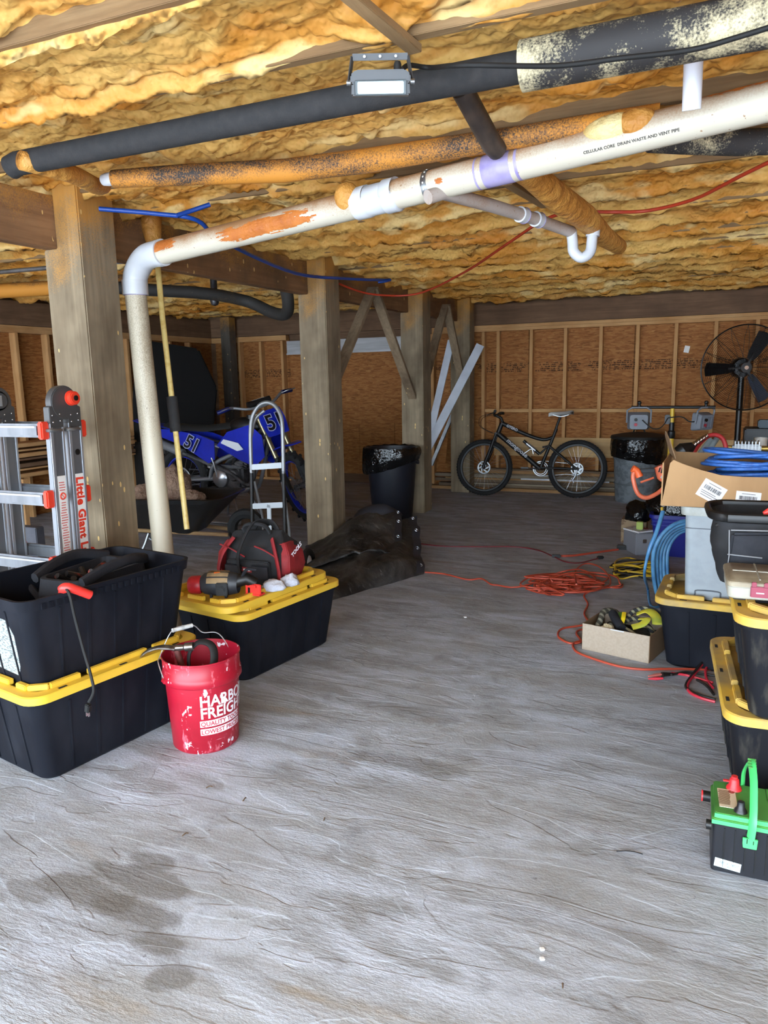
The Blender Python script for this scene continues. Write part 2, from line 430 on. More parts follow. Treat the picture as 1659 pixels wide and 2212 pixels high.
# ================================================================== ceiling: deck, joists, foam
YJ0, SJ = 1.625, .42; JB, JT = 2.30, 2.54
JY = [YJ0+SJ*k for k in range(-8, 18)]
X0, X1, YF, YB = -6.74, 3.3, -2.0, 9.22
mb = MB(); mb.box(((X0+X1)/2, (YF+YB)/2, JT+.012), (X1-X0, YB-YF, .024))
ceil_o = struct(mb.build('ceiling', STUDX, recenter=False))
mb = MB(); mb.box((0, 0, 0), (X1-X0-.02, .038, JT-JB), None); jm = mb.build('joist', JOIST, ceil_o, bev=.002)
for i, y in enumerate(JY):
    o = jm if i == 0 else jm.copy()
    if i: COL.objects.link(o)
    o.parent = ceil_o; o.location = ((X0+X1)/2, y, (JB+JT)/2)

class Lat:                                             # smooth value-noise lattice sampled on arrays
    def __init__(s, seed): s.g = np.random.RandomState(seed).uniform(-1, 1, (256, 256))
    def __call__(s, x, y):
        xi = np.floor(x).astype(int); yi = np.floor(y).astype(int); fx = x-xi; fy = y-yi
        fx = fx*fx*fx*(fx*(fx*6-15)+10); fy = fy*fy*fy*(fy*(fy*6-15)+10); a = lambda i, j: s.g[(xi+i) & 255, (yi+j) & 255]
        return (a(0,0)*(1-fx)+a(1,0)*fx)*(1-fy)+(a(0,1)*(1-fx)+a(1,1)*fx)*fy
LA = [Lat(i) for i in range(8)]
def foam_z(X, Y):
    t = (Y-YJ0)/SJ; k = np.floor(t); u = t-k
    e = np.abs(2*u-1)                                   # 1 at the joists, 0 mid-bay
    bay = LA[0](k*7.3+.5, X*.55+k*3.1)                  # fill level wanders from bay to bay
    far = np.clip((Y-3.2)/1.5, 0, 1)
    z = JB+.085+.03*bay-.025*far - (.060+.014*far)*e**5
    big = np.abs(LA[1](X*5.2+LA[2](X*2, Y*3)*.8, Y*7.5)); med = np.abs(LA[3](X*11+LA[1](X*6, Y*6)*.7, Y*19)); sm = np.abs(LA[4](X*30+LA[2](X*9, Y*9), Y*46))
    clot = np.clip(LA[5](X*2.6, Y*5.5)-.12, 0, 1)
    z -= (.040*big*(.35+.9*clot) + .026*med + .012*sm + .04*clot*(1-.5*far))*np.where(e > .80, .35+.65*far, 1.0)
    drip = np.clip(LA[6](X*6.5, k*5.7+.3)-.1, 0, 1)*(e > .75)*np.clip((e-.75)/.25, 0, 1)
    z -= .030*drip*(.35+.65*far)
    z += (-.022+.034*np.clip(LA[7](X*2.3, k*9.1)+.25, 0, 1)-.018*np.clip(LA[2](X*14, k*4.7)-.1, 0, 1))*(e > .88)*(1-.6*far)   # here and there the joist shows
    return z
def foam_patch(xa, xb, ya, yb, d, dy=None):
    nx = int((xb-xa)/d)+1; ny = int((yb-ya)/(dy or d))+1
    xs = np.linspace(xa, xb, nx); ys = np.linspace(ya, yb, ny)
    X, Y = np.meshgrid(xs, ys); Z = foam_z(X, Y)
    dx = LA[6](X*21, Y*30)*.35*d; Yw = Y+LA[7](X*17, Y*28)*.004
    co = np.stack([X+dx, Yw, Z], -1).reshape(-1, 3)
    idx = np.arange(nx*ny).reshape(ny, nx)
    q = np.stack([idx[:-1, :-1], idx[1:, :-1], idx[1:, 1:], idx[:-1, 1:]], -1).reshape(-1, 4)
    me = bpy.data.meshes.new('foam')
    me.vertices.add(len(co)); me.vertices.foreach_set('co', co.ravel())
    me.loops.add(q.size); me.loops.foreach_set('vertex_index', q.ravel())
    me.polygons.add(len(q)); me.polygons.foreach_set('loop_start', np.arange(0, q.size, 4)); 
    me.polygons.foreach_set('use_smooth', np.ones(len(q), bool))
    me.materials.append(FOAM); me.update(calc_edges=True); me.validate()
    o = bpy.data.objects.new('foam', me); COL.objects.link(o); o.parent = ceil_o; o['kind'] = 'stuff'
    return o
foam_patch(-3.2, .75, 1.0, 3.72, .0095, .0085)
foam_patch(-3.2, X1-.05, YF+.1, 1.0, .03, .025)
foam_patch(-3.2, 2.0, 3.72, 9.1, .018, .0125)
foam_patch(X0+.05, -3.2, YF+.1, 9.1, .03, .016)
foam_patch(.75, X1-.05, 1.0, 3.72, .04, .03); foam_patch(2.0, X1-.05, 3.72, 9.1, .05, .03)

# short blocking strips nailed across the joists
def strip(a, b, w, h, name='blocking', m=None):
    q = MB(); q.bar(a, b, w, h); return q.build(name, m or wood('strip', L(150, 120, 84), L(170, 140, 100), L(130, 104, 74), 'Y'), ceil_o, bev=.002)
strip((-.86, 1.36, 2.287), (-.79, 2.08, 2.287), .04, .022)
strip(D(1095, 395, 3.25), D(1180, 445, 3.75), .05, .02)

# ================================================================== walls
YW = 9.08; PT = 2.02; XL = -6.64
def panel_grid(parent, plane, at, a0, a1, z0, z1, step, m, m2=None, gap=.004):
    """OSB sheets side by side, each its own piece"""
    k = 0; a = a0
    while a < a1-.01:
        b = min(a+step, a1); q = MB()
        if plane == 'Y': q.box(((a+b)/2, at, (z0+z1)/2), (b-a-gap, .012, z1-z0))
        else: q.box((at, (a+b)/2, (z0+z1)/2), (.012, b-a-gap, z1-z0))
        q.build('osb_panel', m, parent, bev=.0015); a = b
mb = MB(); mb.box(((X0+X1)/2, YW+.125, 1.27), (X1-X0+.14, .03, 2.54))
wb_o = struct(mb.build('wall_back', HDRX, recenter=False))
panel_grid(wb_o, 'Y', YW+.097, XL, -5.40, 0, PT-.04, 1.22, OSBS)
panel_grid(wb_o, 'Y', YW+.097, -3.27, X1, 0, PT-.04, 1.22, OSBS)
# boarded-up doorway between the stud bays
panel_grid(wb_o, 'Y', YW+.10, -5.40, -3.27, .12, .82, .52, m_osb('osb_dark')); panel_grid(wb_o, 'Y', YW+.092, -5.40, -3.27, .82, 1.76, 2.2, OSB)
studx = [-6.178, -5.825, -5.473]+[-3.268, -2.60]+[-2.412+.4055*k for k in range(14)]
q = MB(); q.box((0, 0, 0), (.038, .089, PT-.076-.038)); st0 = q.build('stud', STUD, wb_o, bev=.002)
for i, x in enumerate(studx):
    o = st0 if i == 0 else st0.copy()
    if i: COL.objects.link(o)
    o.parent = wb_o; o.location = (x, YW+.0445, (PT-.076-.038)/2+.038)
def wpart(name, c, s, m, parent=wb_o): 
    q = MB(); q.box(c, s); return q.build(name, m, parent, bev=.002)
wpart('top_plate', (-6.02, YW+.0445, PT-.038), (1.24, .089, .07), STUDX)
wpart('top_plate', (.015, YW+.0445, PT-.019), (6.57, .089, .036), STUDX); wpart('top_plate', (.015, YW+.0445, PT-.057), (6.57, .089, .036), STUDX)
wpart('bottom_plate', ((XL-5.4)/2, YW+.0445, .019), (1.22, .089, .038), STUDX); wpart('bottom_plate', (.015, YW+.0445, .019), (6.57, .089, .038), STUDX)
for x0, x1 in zip(studx[4:-1], studx[5:]): wpart('fire_block', ((x0+x1)/2, YW+.050, .983), (x1-x0-.042, .078, .038), STUDX)
wpart('plywood_strip', (.35, YW-.008, .545), (5.6, .014, .23), PLY)
hd = MB(); hd.box(((XL+X1)/2, YW+.03, 2.145), (X1-XL, .08, .245)); hd.build('header_beam', HDRX, wb_o, bev=.004)
WHITE_TRIM = mat('white_steel_trim', L(188, 188, 190), .4, .1, L(150, 146, 144), 4, .4, .7, (.3, 1, 3))
tr = MB(); tr.box((-4.34, YW+.02, 1.85), (2.1, .05, .165)); tr.box((-4.34, YW-.01, 1.758), (2.1, .03, .018)); tr.build('steel_door_header', WHITE_TRIM, wb_o, bev=.003)
tag_paper = MB(); p = Vector((-.27, YW+.0885, 1.66)); tag_paper.box(p, (.055, .002, .075), (0, .2, 0)); tag_paper.build('paper_tag', mat('paper', L(226, 224, 218), .7), wb_o)

mb = MB(); mb.box((XL-.125, (YF+YB+.1)/2, 1.27), (.03, YB+.1-YF, 2.54))
wl_o = struct(mb.build('wall_left', HDRY, recenter=False))
panel_grid(wl_o, 'X', XL-.097, YF, YB, 0, PT-.04, 1.22, OSB)
q = MB(); q.box((0, 0, 0), (.089, .038, PT-.076)); st1 = q.build('stud', STUD, wl_o, bev=.002)
ys = [5.742+.4075*k for k in range(-19, 9) if 5.742+.4075*k < 9.0]
for i, y in enumerate(ys):
    o = st1 if i == 0 else st1.copy()
    if i: COL.objects.link(o)
    o.parent = wl_o; o.location = (XL-.0445, y, (PT-.076)/2)
wpart('top_plate', (XL-.0445, (YF+YW)/2, PT-.038), (.089, YW-YF, .074), STUDY, wl_o)
hd = MB(); hd.box((XL-.03, (YF+YW)/2, 2.145), (.08, YW-YF, .245)); hd.build('header_beam', HDRY, wl_o, bev=.004)
mb = MB(); mb.box((X1+.05, (YF+YB)/2, 1.27), (.03, YB-YF, 2.54))
struct(mb.build('wall_right', OSB, recenter=False))

# ================================================================== posts, girder, braces
PW = .24
PX_ = lambda y: -3.04+.025*(y-2.84)                    # left faces of the posts along the girder
posts = [(2.84, 'thick weathered timber post behind the aluminium ladder'), (5.22, 'thick timber post standing at the crumpled black tarp'),
         (7.20, 'timber post behind the bagged black plastic trash can'), (8.69, 'timber post against the stud wall beside the leaning white boards')]
for y, lab in posts:
    t = thing('support_post', lab, 'post', (PX_(y), y, 0))
    q = MB(); z1 = 2.055; s = .085
    # notched: the ledge on the left carries the girder
    pf = [(0, 0), (PW, 0), (PW, 2.36), (s, 2.36), (s, z1), (0, z1)]
    dpt = PW if y < 8 else .2
    q.prism(pf, dpt, T(0, dpt/2, 0) @ RX(PI/2)); q.build('shaft', POST, t, bev=.006)
q = MB(); a = Vector((PX_(YF+.1)+.043, YF+.1, 2.178)); b = Vector((PX_(9.05)+.043, 9.05, 2.178)); dv = Vector((.021, 0, 0))
g = thing('girder', 'doubled timber girder carried by the row of posts', 'beam', (PX_(5), 5, 2.056))
for sgn in (-1, 1):
    q = MB(T(-g.location.x, -5, -2.056)); q.bar(a+dv*sgn, b+dv*sgn, .040, .243); q.build('plank', GIRD, g, bev=.003)
def brace(p0, p1, lab, grp=None):
    q = MB(); q.bar(p0, p1, .038, .088, (1, 0, 0)); o = q.build('knee_brace', BRACE, None, bev=.002); return tag(o, lab, 'brace', grp)
bx = -2.83
brace((bx, 6.30, 2.20), (bx, 5.40, 1.28), 'diagonal timber brace from the girder to the post by the black tarp')
brace((bx+.02, 6.28, 2.20), (bx+.02, 7.27, 1.14), 'diagonal timber brace reaching the post behind the bagged trash can')
brace((bx+.04, 8.20, 2.20), (bx+.04, 7.46, 1.30), 'short diagonal timber brace in shadow behind the second braced post')
brace((bx+.06, 8.18, 2.20), (bx+.06, 8.86, 1.18), 'diagonal timber brace crossing in front of the leaning white boards')
q = MB(); q.box((-6.24, 8.93, 1.14), (.15, .15, 2.28)); tag(q.build('corner_post', POSTD, None, bev=.004), 'dark grey post in the far corner between the stud walls', 'post')
# ================================================================== plumbing and wires under the joists
OR = L(204, 132, 42)
PVC = m_spray('white_pvc_overspray', L(200, 192, 174), L(150, 102, 56), .40, .80, 2.2, .35, True, (1, 1, 1), .34)
PVCV = m_spray('white_pvc_speckled', L(196, 186, 164), L(104, 80, 52), .56, .80, 2.6, .4, True, (1, 1, .35))
PVCW = mat('clean_white_pvc', L(204, 206, 210), .3, 0, L(180, 182, 188), 3, .45, .8)
PURP = mat('purple_primer', L(132, 120, 172), .45, 0, L(160, 150, 190), 9, .4, .6)
BLKF = mat('black_pipe_insulation', L(36, 36, 37), .85, 0, L(48, 46, 46), 30, .4, .7, bmp=.4, bs=160)
BLKO = m_spray('black_insulation_orange', L(54, 50, 48), L(206, 136, 48), .36, .50, 1.7, .7, True, (.6, 2, 2))
BLKW = m_spray('black_sleeve_pale_foam', L(50, 48, 48), L(220, 206, 166), .46, .62, 5.0, .7, True)
FOAMO = mat('orange_foam_skin', L(204, 150, 72), .6, 0, L(182, 122, 50), 6, .4, .6, bmp=1.0, bs=22, bd=.02)
FOAMC = mat('cream_foam', L(224, 204, 148), .6, 0, L(206, 170, 96), 8, .4, .65, bmp=.8, bs=26, bd=.02)
BLACK = mat('black_plastic', L(15, 15, 16), .45)
BLKRUB = mat('black_rubber', L(13, 13, 13), .7)
STEEL = mat('galvanised_steel', L(150, 152, 154), .4, .85, L(120, 122, 124), 12, .4, .7)
CHROME = mat('chrome', L(200, 200, 202), .18, 1.0)

def pipe(name, pts, r, m, lab, cat='pipe', n=20, sp=0, group=None):
    q = MB(); q.tube(cr(pts, sp) if sp else pts, r, n); return tag(q.build(name, m, None, ang=60), lab, cat, group)

# white drain: one long thing with couplings, elbow and downpipe as parts
A = Vector((-2.66, 3.17, 2.045)); B = Vector((.42, 2.62, 2.215)); dv = (B-A).normalized()
dr = thing('drain_pipe', 'long white drain pipe stained with orange overspray, bending down beside the thick post', 'pipe', A)
rel = lambda p: Vector(p)-A
q = MB(); q.tube([rel(A+dv*.05), rel(B)], .057, 28); q.build('main_run', PVC, dr, ang=60)
def ring(name, t0, t1, r, m, parent=dr):
    q = MB(); q.tube([rel(A+dv*t0), rel(A+dv*t0), rel(A+dv*t1), rel(A+dv*t1)], [.05, r, r, .05], 28); return q.build(name, m, parent, ang=50)
def t_at(px):                                          # distance along the run for a photo column
    best = min(range(0, 3130, 5), key=lambda k: abs(px-proj(A+dv*(k/1000))[0])); return best/1000
def proj(p):
    d = Vector(p)-CAMPOS; z = d.dot(fw); return IW/2+F*d.dot(rt)/z, IH/2-F*d.dot(up)/z
t = t_at(842); ring('coupling', t-.16, t-.10, .064, PVCW); ring('coupling', t-.10, t-.012, .060, PVCW); ring('coupling', t-.012, t+.04, .066, PVCW)
t = t_at(1080); ring('primer_band', t-.055, t+.055, .0578, PURP)
ring('primer_band', t-.085, t-.078, .0577, PURP); ring('primer_band', t+.075, t+.085, .0577, PURP)
t = t_at(930); sm = ring('hanger_strap', t-.011, t+.011, .0595, STEEL)
for k in range(16):
    a = 2*PI*k/16; n1 = dv.orthogonal().normalized(); n2 = dv.cross(n1); c = rel(A+dv*t)+(n1*math.cos(a)+n2*math.sin(a))*.0592
    q = MB(); q.cyl(c, c+(n1*math.cos(a)+n2*math.sin(a))*.0016, .0036, 8); q.build('strap_hole', mat('hole', L(210, 206, 196), .6) if k == 0 else bpy.data.materials['hole'], sm)
# foam gobs stuck on the pipe
for px, r, m in ((757, (.055, .05, .06), FOAMO), (1325, (.10, .05, .045), FOAMC), (1372, (.07, .05, .045), FOAMO)):
    t = t_at(px); c = rel(A+dv*t)+Vector((0, -.028, .028 if px > 700 else 0)); q = MB(); q.ball(c, r, 18, 12, Euler((0, -.06, math.atan2(dv.y, dv.x))).to_matrix()); q.build('foam_gob', m, dr, ang=180)
def pipe_patch(name, t0, t1, a0, a1, m, seed):
    n1 = dv.orthogonal().normalized(); n1 = Vector((0, 0, 1))-dv*dv.z; n1.normalize(); n2 = dv.cross(n1); q = MB(); nu, nv_ = 60, 34; vs = []; fs = []
    for i in range(nu+1):
        for j in range(nv_+1):
            a = a0+(a1-a0)*j/nv_; t_ = t0+(t1-t0)*i/nu; vs.append(rel(A+dv*t_)+(n1*math.cos(a)+n2*math.sin(a))*(.0576+.0022*abs(mn.noise(Vector((t_*40, a*5, seed))))))
    for i in range(nu):
        for j in range(nv_):
            u, v_ = (i+.5)/nu*2-1, (j+.5)/nv_*2-1
            if abs(u)**2.5+abs(v_)**2.5+.9*mn.noise(Vector((u*3+seed, v_*3, 0)))+.35*mn.noise(Vector((u*14, v_*14, seed))) < .85: k = i*(nv_+1)+j; fs.append((k, k+1, k+nv_+2, k+nv_+1))
    q.add(vs, fs); q.build(name, m, dr, ang=180)
DKO = mat('brown_orange_foam', L(190, 112, 44), .6, 0, L(168, 92, 34), 9, bmp=.6, bs=40, bd=.01)
pipe_patch('foam_smear', t_at(485), t_at(700), 1.1, 2.5, DKO, 1); pipe_patch('foam_smear', t_at(300), t_at(400), .6, 1.7, DKO, 6); pipe_patch('foam_smear', t_at(955), t_at(972), 1.5, 1.9, DKO, 3); pipe_patch('foam_smear', t_at(1180), t_at(1280), .2, .9, DKO, 9); pipe_patch('foam_smear', t_at(1520), t_at(1700), -.2, .8, DKO, 12)
# printed line along the underside
for txt, px in (('CELLULAR CORE  DRAIN WASTE AND VENT PIPE', 1270),):
    t = t_at(px); n1 = Vector((0, -.80, -.60)); n1 = (n1-dv*n1.dot(dv)).normalized(); upv = n1.cross(dv)*-1
    o = rel(A+dv*t)+n1*.0575; Mx = Matrix((dv, dv.cross(n1)*-1, n1)).transposed().to_4x4(); Mx.translation = o
    text('print', txt, .014, mat('print_ink', L(70, 66, 64), .6), dr, Mx, .0003, .0003)
# elbow and downpipe
E0 = A+dv*.06; V0 = Vector((-2.80, 3.195, 1.86))
pts = [rel(E0+dv*.02), rel(A-dv*.02), rel((-2.745, 3.19, 2.015)), rel((-2.79, 3.195, 1.96)), rel((-2.80, 3.195, 1.90))]
q = MB(); q.tube(cr(pts, 6), .0635, 24); el = q.build('elbow', PVCW, dr, ang=70)
q = MB(); q.tube([rel(V0+Vector((0, 0, .075))), rel(V0)], .0665, 24); q.build('elbow_socket', PVCW, dr, ang=50)
q = MB(); q.tube([rel(E0+dv*.0), rel(E0+dv*.035)], .066, 24); q.build('elbow_socket', PVCW, dr, ang=50)
q = MB(); q.tube([rel(V0), rel((-2.665, 3.13, .0))], .0555, 24); q.build('downpipe', PVCV, dr, ang=60)
q = MB(); q.torus(.0555, .003, T(*rel(V0)), 24, 6); q.build('primer_ring', PURP, dr)

# thinner pale branch with P-trap
bp = [Vector((-1.02, 2.80, 2.075)), Vector((-.98, 2.86, 2.10)), Vector((-.882, 3.184, 2.105)), Vector((-.769, 3.567, 2.105)), Vector((-.66, 3.84, 2.085))]
BR = m_spray('dusty_branch_pipe', L(176, 164, 156), L(150, 110, 70), .5, .8, 4, .5)
tr_ = thing('branch_drain', 'thin dusty branch pipe ending in a white P-trap', 'pipe', bp[0])
rl = lambda p: Vector(p)-bp[0]
q = MB(); q.tube([rl(p) for p in bp], .027, 18); q.build('run', BR, tr_, ang=60)
for i, tt in ((3, .0), (3, -.14)):
    c = bp[3]+(bp[3]-bp[2]).normalized()*tt; d = (bp[3]-bp[2]).normalized()*.02
    q = MB(); q.tube([rl(c-d), rl(c+d)], .034, 18); q.build('coupling', PVCW, tr_); q = MB(); q.torus(.033, .003, T(*rl(c+d)) @ d.to_track_quat('Z', 'Y').to_matrix().to_4x4(), 18, 6); q.build('primer_ring', PURP, tr_)
tp = [(-.66, 3.84, 2.09), (-.652, 3.835, 2.03), (-.645, 3.83, 1.99), (-.61, 3.836, 1.962), (-.572, 3.85, 1.985), (-.565, 3.86, 2.04), (-.562, 3.87, 2.13)]
q = MB(); q.tube(cr([rl(p) for p in tp], 5), .0255, 18); q.build('trap', PVCW, tr_, ang=70)
q = MB(); q.tube([rl((-.563, 3.868, 2.06)), rl((-.562, 3.87, 2.11))], .033, 18); q.build('slip_nut', PVCW, tr_)

# foam-covered pipe that meets the trap
pipe('foam_covered_pipe', [(-.76, 2.95, 2.215), (-.70, 3.15, 2.19), (-.64, 3.45, 2.15), (-.585, 3.75, 2.13), (-.545, 4.15, 2.10), (-.51, 4.5, 2.10)], [.048, .052, .06, .058, .05, .042], FOAMO, 'lumpy pipe coated in orange spray foam beside the P-trap', n=16, sp=0)
# black insulated pipes
pipe('insulated_pipe', [(-2.47, 2.19, 2.215), (-2.43, 2.19, 2.225), (-.45, 2.19, 2.237)], .042, BLKF, 'straight black foam-insulated pipe running behind the work light', n=24)
q = MB(); q.M = T(*D(290, 303, 2.62)) @ RZ(.0); q.box((0, 0, 0), (.034, .004, .030), (.9, 0, .03)); st_ = q.build('pipe_tag', mat('pipe_tag', L(206, 176, 140), .6, 0, L(226, 214, 190), 60), None); tag(st_, 'small pale sticker on the straight black pipe', 'sticker')
pipe('pipe_sleeve', [(-.52, 2.185, 2.235), (.0, 2.19, 2.24), (.42, 2.20, 2.245)], .064, BLKW, 'wide black pipe sleeve smeared with pale foam', n=24)
ocp = pipe('orange_crusted_pipe', [(-2.28, 2.52, 2.225), (-2.0, 2.60, 2.225), (-1.6, 2.74, 2.225), (-1.25, 2.765, 2.225), (-.7, 2.75, 2.225), (-.2, 2.77, 2.235)], [.034, .04, .044, .044, .036, .036], BLKO, 'black insulated pipe crusted with orange foam above the drain', n=20, sp=0)
q = MB(T(*(Vector((-2.30, 2.515, 2.225))-ocp.location))); q.lathe([(.001, -.03), (.022, -.026), (.026, .0), (.026, .03)], 16, RY(PI/2)); q.build('end_cap', PVCW, ocp)
pipe('wrapped_pipe', [G(1405, 300, 2.215), G(1500, 305, 2.215), G(1600, 308, 2.215), G(1659, 306, 2.215), G(1720, 300, 2.215)], .045, BLKW, 'black wrapped pipe flecked with white foam beyond the drain', n=18)
pipe('stub_pipe', [(-.79, 2.50, 2.32), (-.745, 2.70, 2.20), (-.735, 2.74, 2.19)], .036, mat('dark_stub', L(50, 42, 38), .5, 0, L(70, 58, 50), 20), 'short dark stub pipe poking down through the foam', n=18)
pipe('riser_pipe', [(-.095, 2.45, 2.42), (-.095, 2.52, 2.16)], .0265, m_spray('pvc_primer', L(220, 222, 230), L(140, 110, 170), .60, .66, 7, .35, False), 'thin white riser pipe with purple primer drips', n=18)
q = MB(); q.tube(cr([(-2.36, 2.14, 2.215), (-2.34, 2.35, 2.215), (-2.45, 2.6, 2.235), (-2.52, 2.72, 2.27)], 5), .035, 12); tag(q.build('foam_lump_pipe', FOAMO, None, ang=180), 'foam-buried pipe end above the thick post', 'pipe')
# long flexible black duct drooping by the middle post
q = MB(); q.tube(cr([(-4.6, 4.4, 2.16), (-4.1, 4.9, 2.13), (-3.8, 5.19, 2.11), (-3.6, 5.45, 2.06), (-3.34, 5.42, 1.955), (-3.17, 5.34, 1.93), (-3.07, 5.22, 1.99), (-3.045, 5.14, 2.12), (-3.08, 5.09, 2.26)], 8), .048, 16)
tag(q.build('drooping_pipe', m_spray('black_flex_dusty', L(44, 42, 40), L(128, 102, 70), .62, .9, 3, .7), None, ang=60), 'drooping black flexible pipe hooking up beside the middle post', 'pipe')
q = MB(); q.tube(cr([(-3.085, 5.08, 2.12), (-3.09, 5.07, 2.2), (-3.1, 5.05, 2.31)], 4), [.03]*4+[.05]*4+[.07], 12); tag(q.build('foam_drip', FOAMO, None, ang=180), 'orange foam drip where the drooping black pipe meets the ceiling', 'foam')
# yellow rod hanging through a drip of foam
rd = thing('hanging_rod', 'thin yellow hanging pipe with a black foam sleeve', 'pipe', (-2.88, 3.42, 0))
Rr = lambda p: Vector(p)-Vector((-2.88, 3.42, 0))
q = MB(); q.tube([Rr((-2.90, 3.50, 2.28)), Rr((-2.82, 3.42, 1.75)), Rr((-2.63, 3.27, .60))], .0155, 14); q.build('rod', mat('yellow_cpvc', L(222, 198, 126), .4, 0, L(196, 160, 80), 30, .5, .75), rd)
a = Vector((-2.82, 3.42, 1.75)); b = Vector((-2.63, 3.27, .60)); q = MB(); q.tube([Rr(a.lerp(b, .37)), Rr(a.lerp(b, .535))], .030, 16); q.build('foam_sleeve', BLKF, rd)
q = MB(); q.tube([Rr((-2.93, 3.50, 2.36)), Rr((-2.91, 3.49, 2.27)), Rr((-2.89, 3.47, 2.17)), Rr((-2.88, 3.46, 2.10))], [.075, .055, .042, .022], 14); q.build('foam_drip', FOAMO, rd, ang=180)
# blue line, orange cord and lamp cord
BLUE = mat('blue_pex', L(22, 66, 150), .35)
pipe('blue_water_line', [(-2.75, 2.93, 2.235), (-2.5, 3.06, 2.21), (-2.37, 3.18, 2.19), (-2.40, 3.45, 2.13), (-2.56, 4.46, 2.10), (-2.54, 5.15, 2.14), (-2.49, 5.7, 2.185), (-2.47, 5.86, 2.2), (-2.58, 5.87, 2.19)], .011, BLUE, 'blue water line looping under the joists', 'pipe', 10, 6)
pipe('blue_branch_line', [(-2.42, 3.09, 2.20), (-2.37, 3.15, 2.23), (-2.30, 3.2, 2.26)], .011, BLUE, 'short blue branch of the water line above the drain', 'pipe', 10, 4)
ORC = mat('orange_cord', L(176, 56, 32), .45)
pipe('ceiling_extension_cord', [(-2.80, 5.49, 2.17), (-2.65, 5.85, 2.10), (-2.32, 6.07, 2.10), (-1.707, 5.42, 2.15), (-1.153, 4.58, 2.19), (-.854, 4.182, 2.225), (-.671, 4.097, 2.225), (-.504, 4.051, 2.2), (-.333, 4.109, 2.2), (-.117, 3.952, 2.2), (.067, 3.595, 2.2), (.25, 3.3, 2.21)], .0085, ORC, 'orange cord slung across the foam ceiling', 'cord', 8, 6)
pipe('lamp_cord', [D(868, 150, 1.97), D(885, 141, 1.99), D(930, 146, 2.02), (-.60, 1.93, 2.165), (-.40, 2.02, 2.16), (-.25, 2.06, 2.165), (-.09, 2.10, 2.17), (.02, 2.10, 2.18), (.2, 2.06, 2.19)], .0065, BLKRUB, 'black lamp cord strung in front of the pipe sleeve', 'cord', 10, 6)
# left background: grey conduit and dark duct under the joists
pipe('conduit', [(-5.6, 4.0, 2.22), (-3.4, 4.15, 2.22)], .016, STEEL, 'thin grey conduit running behind the thick post', 'pipe', 10)
pipe('dark_duct', [(-5.9, 4.6, 2.19), (-5.0, 4.75, 2.19), (-4.3, 4.9, 2.21)], .06, BLKO, 'foam-flecked dark duct tucked under the joists', 'pipe', 14)
q = MB(); q.lathe([(.001, -.11), (.03, -.10), (.042, -.06), (.038, -.02), (.03, .02), (.03, .16)], 12, T(-4.05, 5.62, 2.17)); tag(q.build('wrapped_fitting', mat('foil_wrap', L(84, 84, 88), .35, .5, L(40, 40, 42), 20), None), 'dark tape-wrapped pipe fitting hanging from the ceiling', 'fitting')
# black hanger plates next to the sleeve
q = MB(); q.box(D(1172, 85, 2.10), (.09, .02, .10), (.3, 0, .1)); tag(q.build('insulation_scrap', BLKW, None, bev=.006), 'square black insulation scrap above the pipe sleeve', 'scrap')
q = MB(); q.box(D(1213, 68, 2.08), (.055, .012, .065), (.3, 0, .05)); tag(q.build('wood_scrap', JOIST, None, bev=.002), 'small brown wood scrap above the pipe sleeve', 'scrap')

# ------------------------------------------------------------------ LED work light on its bracket
wl = thing('work_light', 'small grey LED floodlight glowing on a U bracket under the joist', 'lamp', D(822, 182, 1.93), (math.radians(14), 0, YAW), None, .9)
GREYM = mat('grey_cast_metal', L(72, 73, 75), .45, .3)
q = MB(); q.prism([(-.086, .0), (-.086, .022), (-.07, .034), (.07, .034), (.086, .022), (.086, 0)], .062, RX(PI/2) @ T(0, 0, 0)); 
q.box((0, -.006, -.015), (.168, .05, .032), None, .98); q.build('housing', GREYM, wl, bev=.004)
q = MB(); q.box((0, -.0345, -.012), (.150, .006, .040)); q.build('lens_frame', mat('dark_lens_frame', L(46, 56, 60), .3), wl, bev=.003)
q = MB(); q.box((0, -.0385, -.012), (.132, .004, .031)); q.build('lens', mat('lens_glow', L(120, 150, 156), .2, emit=((.62, .82, .88, 1), .22)), wl, bev=.003)
q = MB(); q.box((0, -.0412, -.012), (.06, .002, .024)); q.build('led_chip', mat('led', L(255, 255, 250), .2, emit=((1, .97, .90, 1), 9)), wl, bev=.002)
q = MB(); q.bar((-.092, .0, .0), (-.080, .03, .072), .004, .018); q.bar((.092, 0, 0), (.080, .03, .072), .004, .018); q.bar((-.080, .03, .072), (.080, .03, .072), .018, .004, (0, 1, 0)); q.build('bracket', GREYM, wl, bev=.001)
for x in (-.045, 0, .045): 
    q = MB(); q.cyl((x, .029, .072), (x, .0185, .072), .004, 10); q.build('screw', STEEL, wl)
for s in (-1, 1):
    q = MB(); q.cyl((s*.086, 0, .005), (s*.098, 0, .005), .008, 12); q.build('hinge_bolt', STEEL, wl)
q = MB(); q.lathe([(.012, 0), (.011, .02), (.008, .028), (.001, .03)], 12, T(.05, .012, .03)); q.build('cable_gland', BLKRUB, wl)
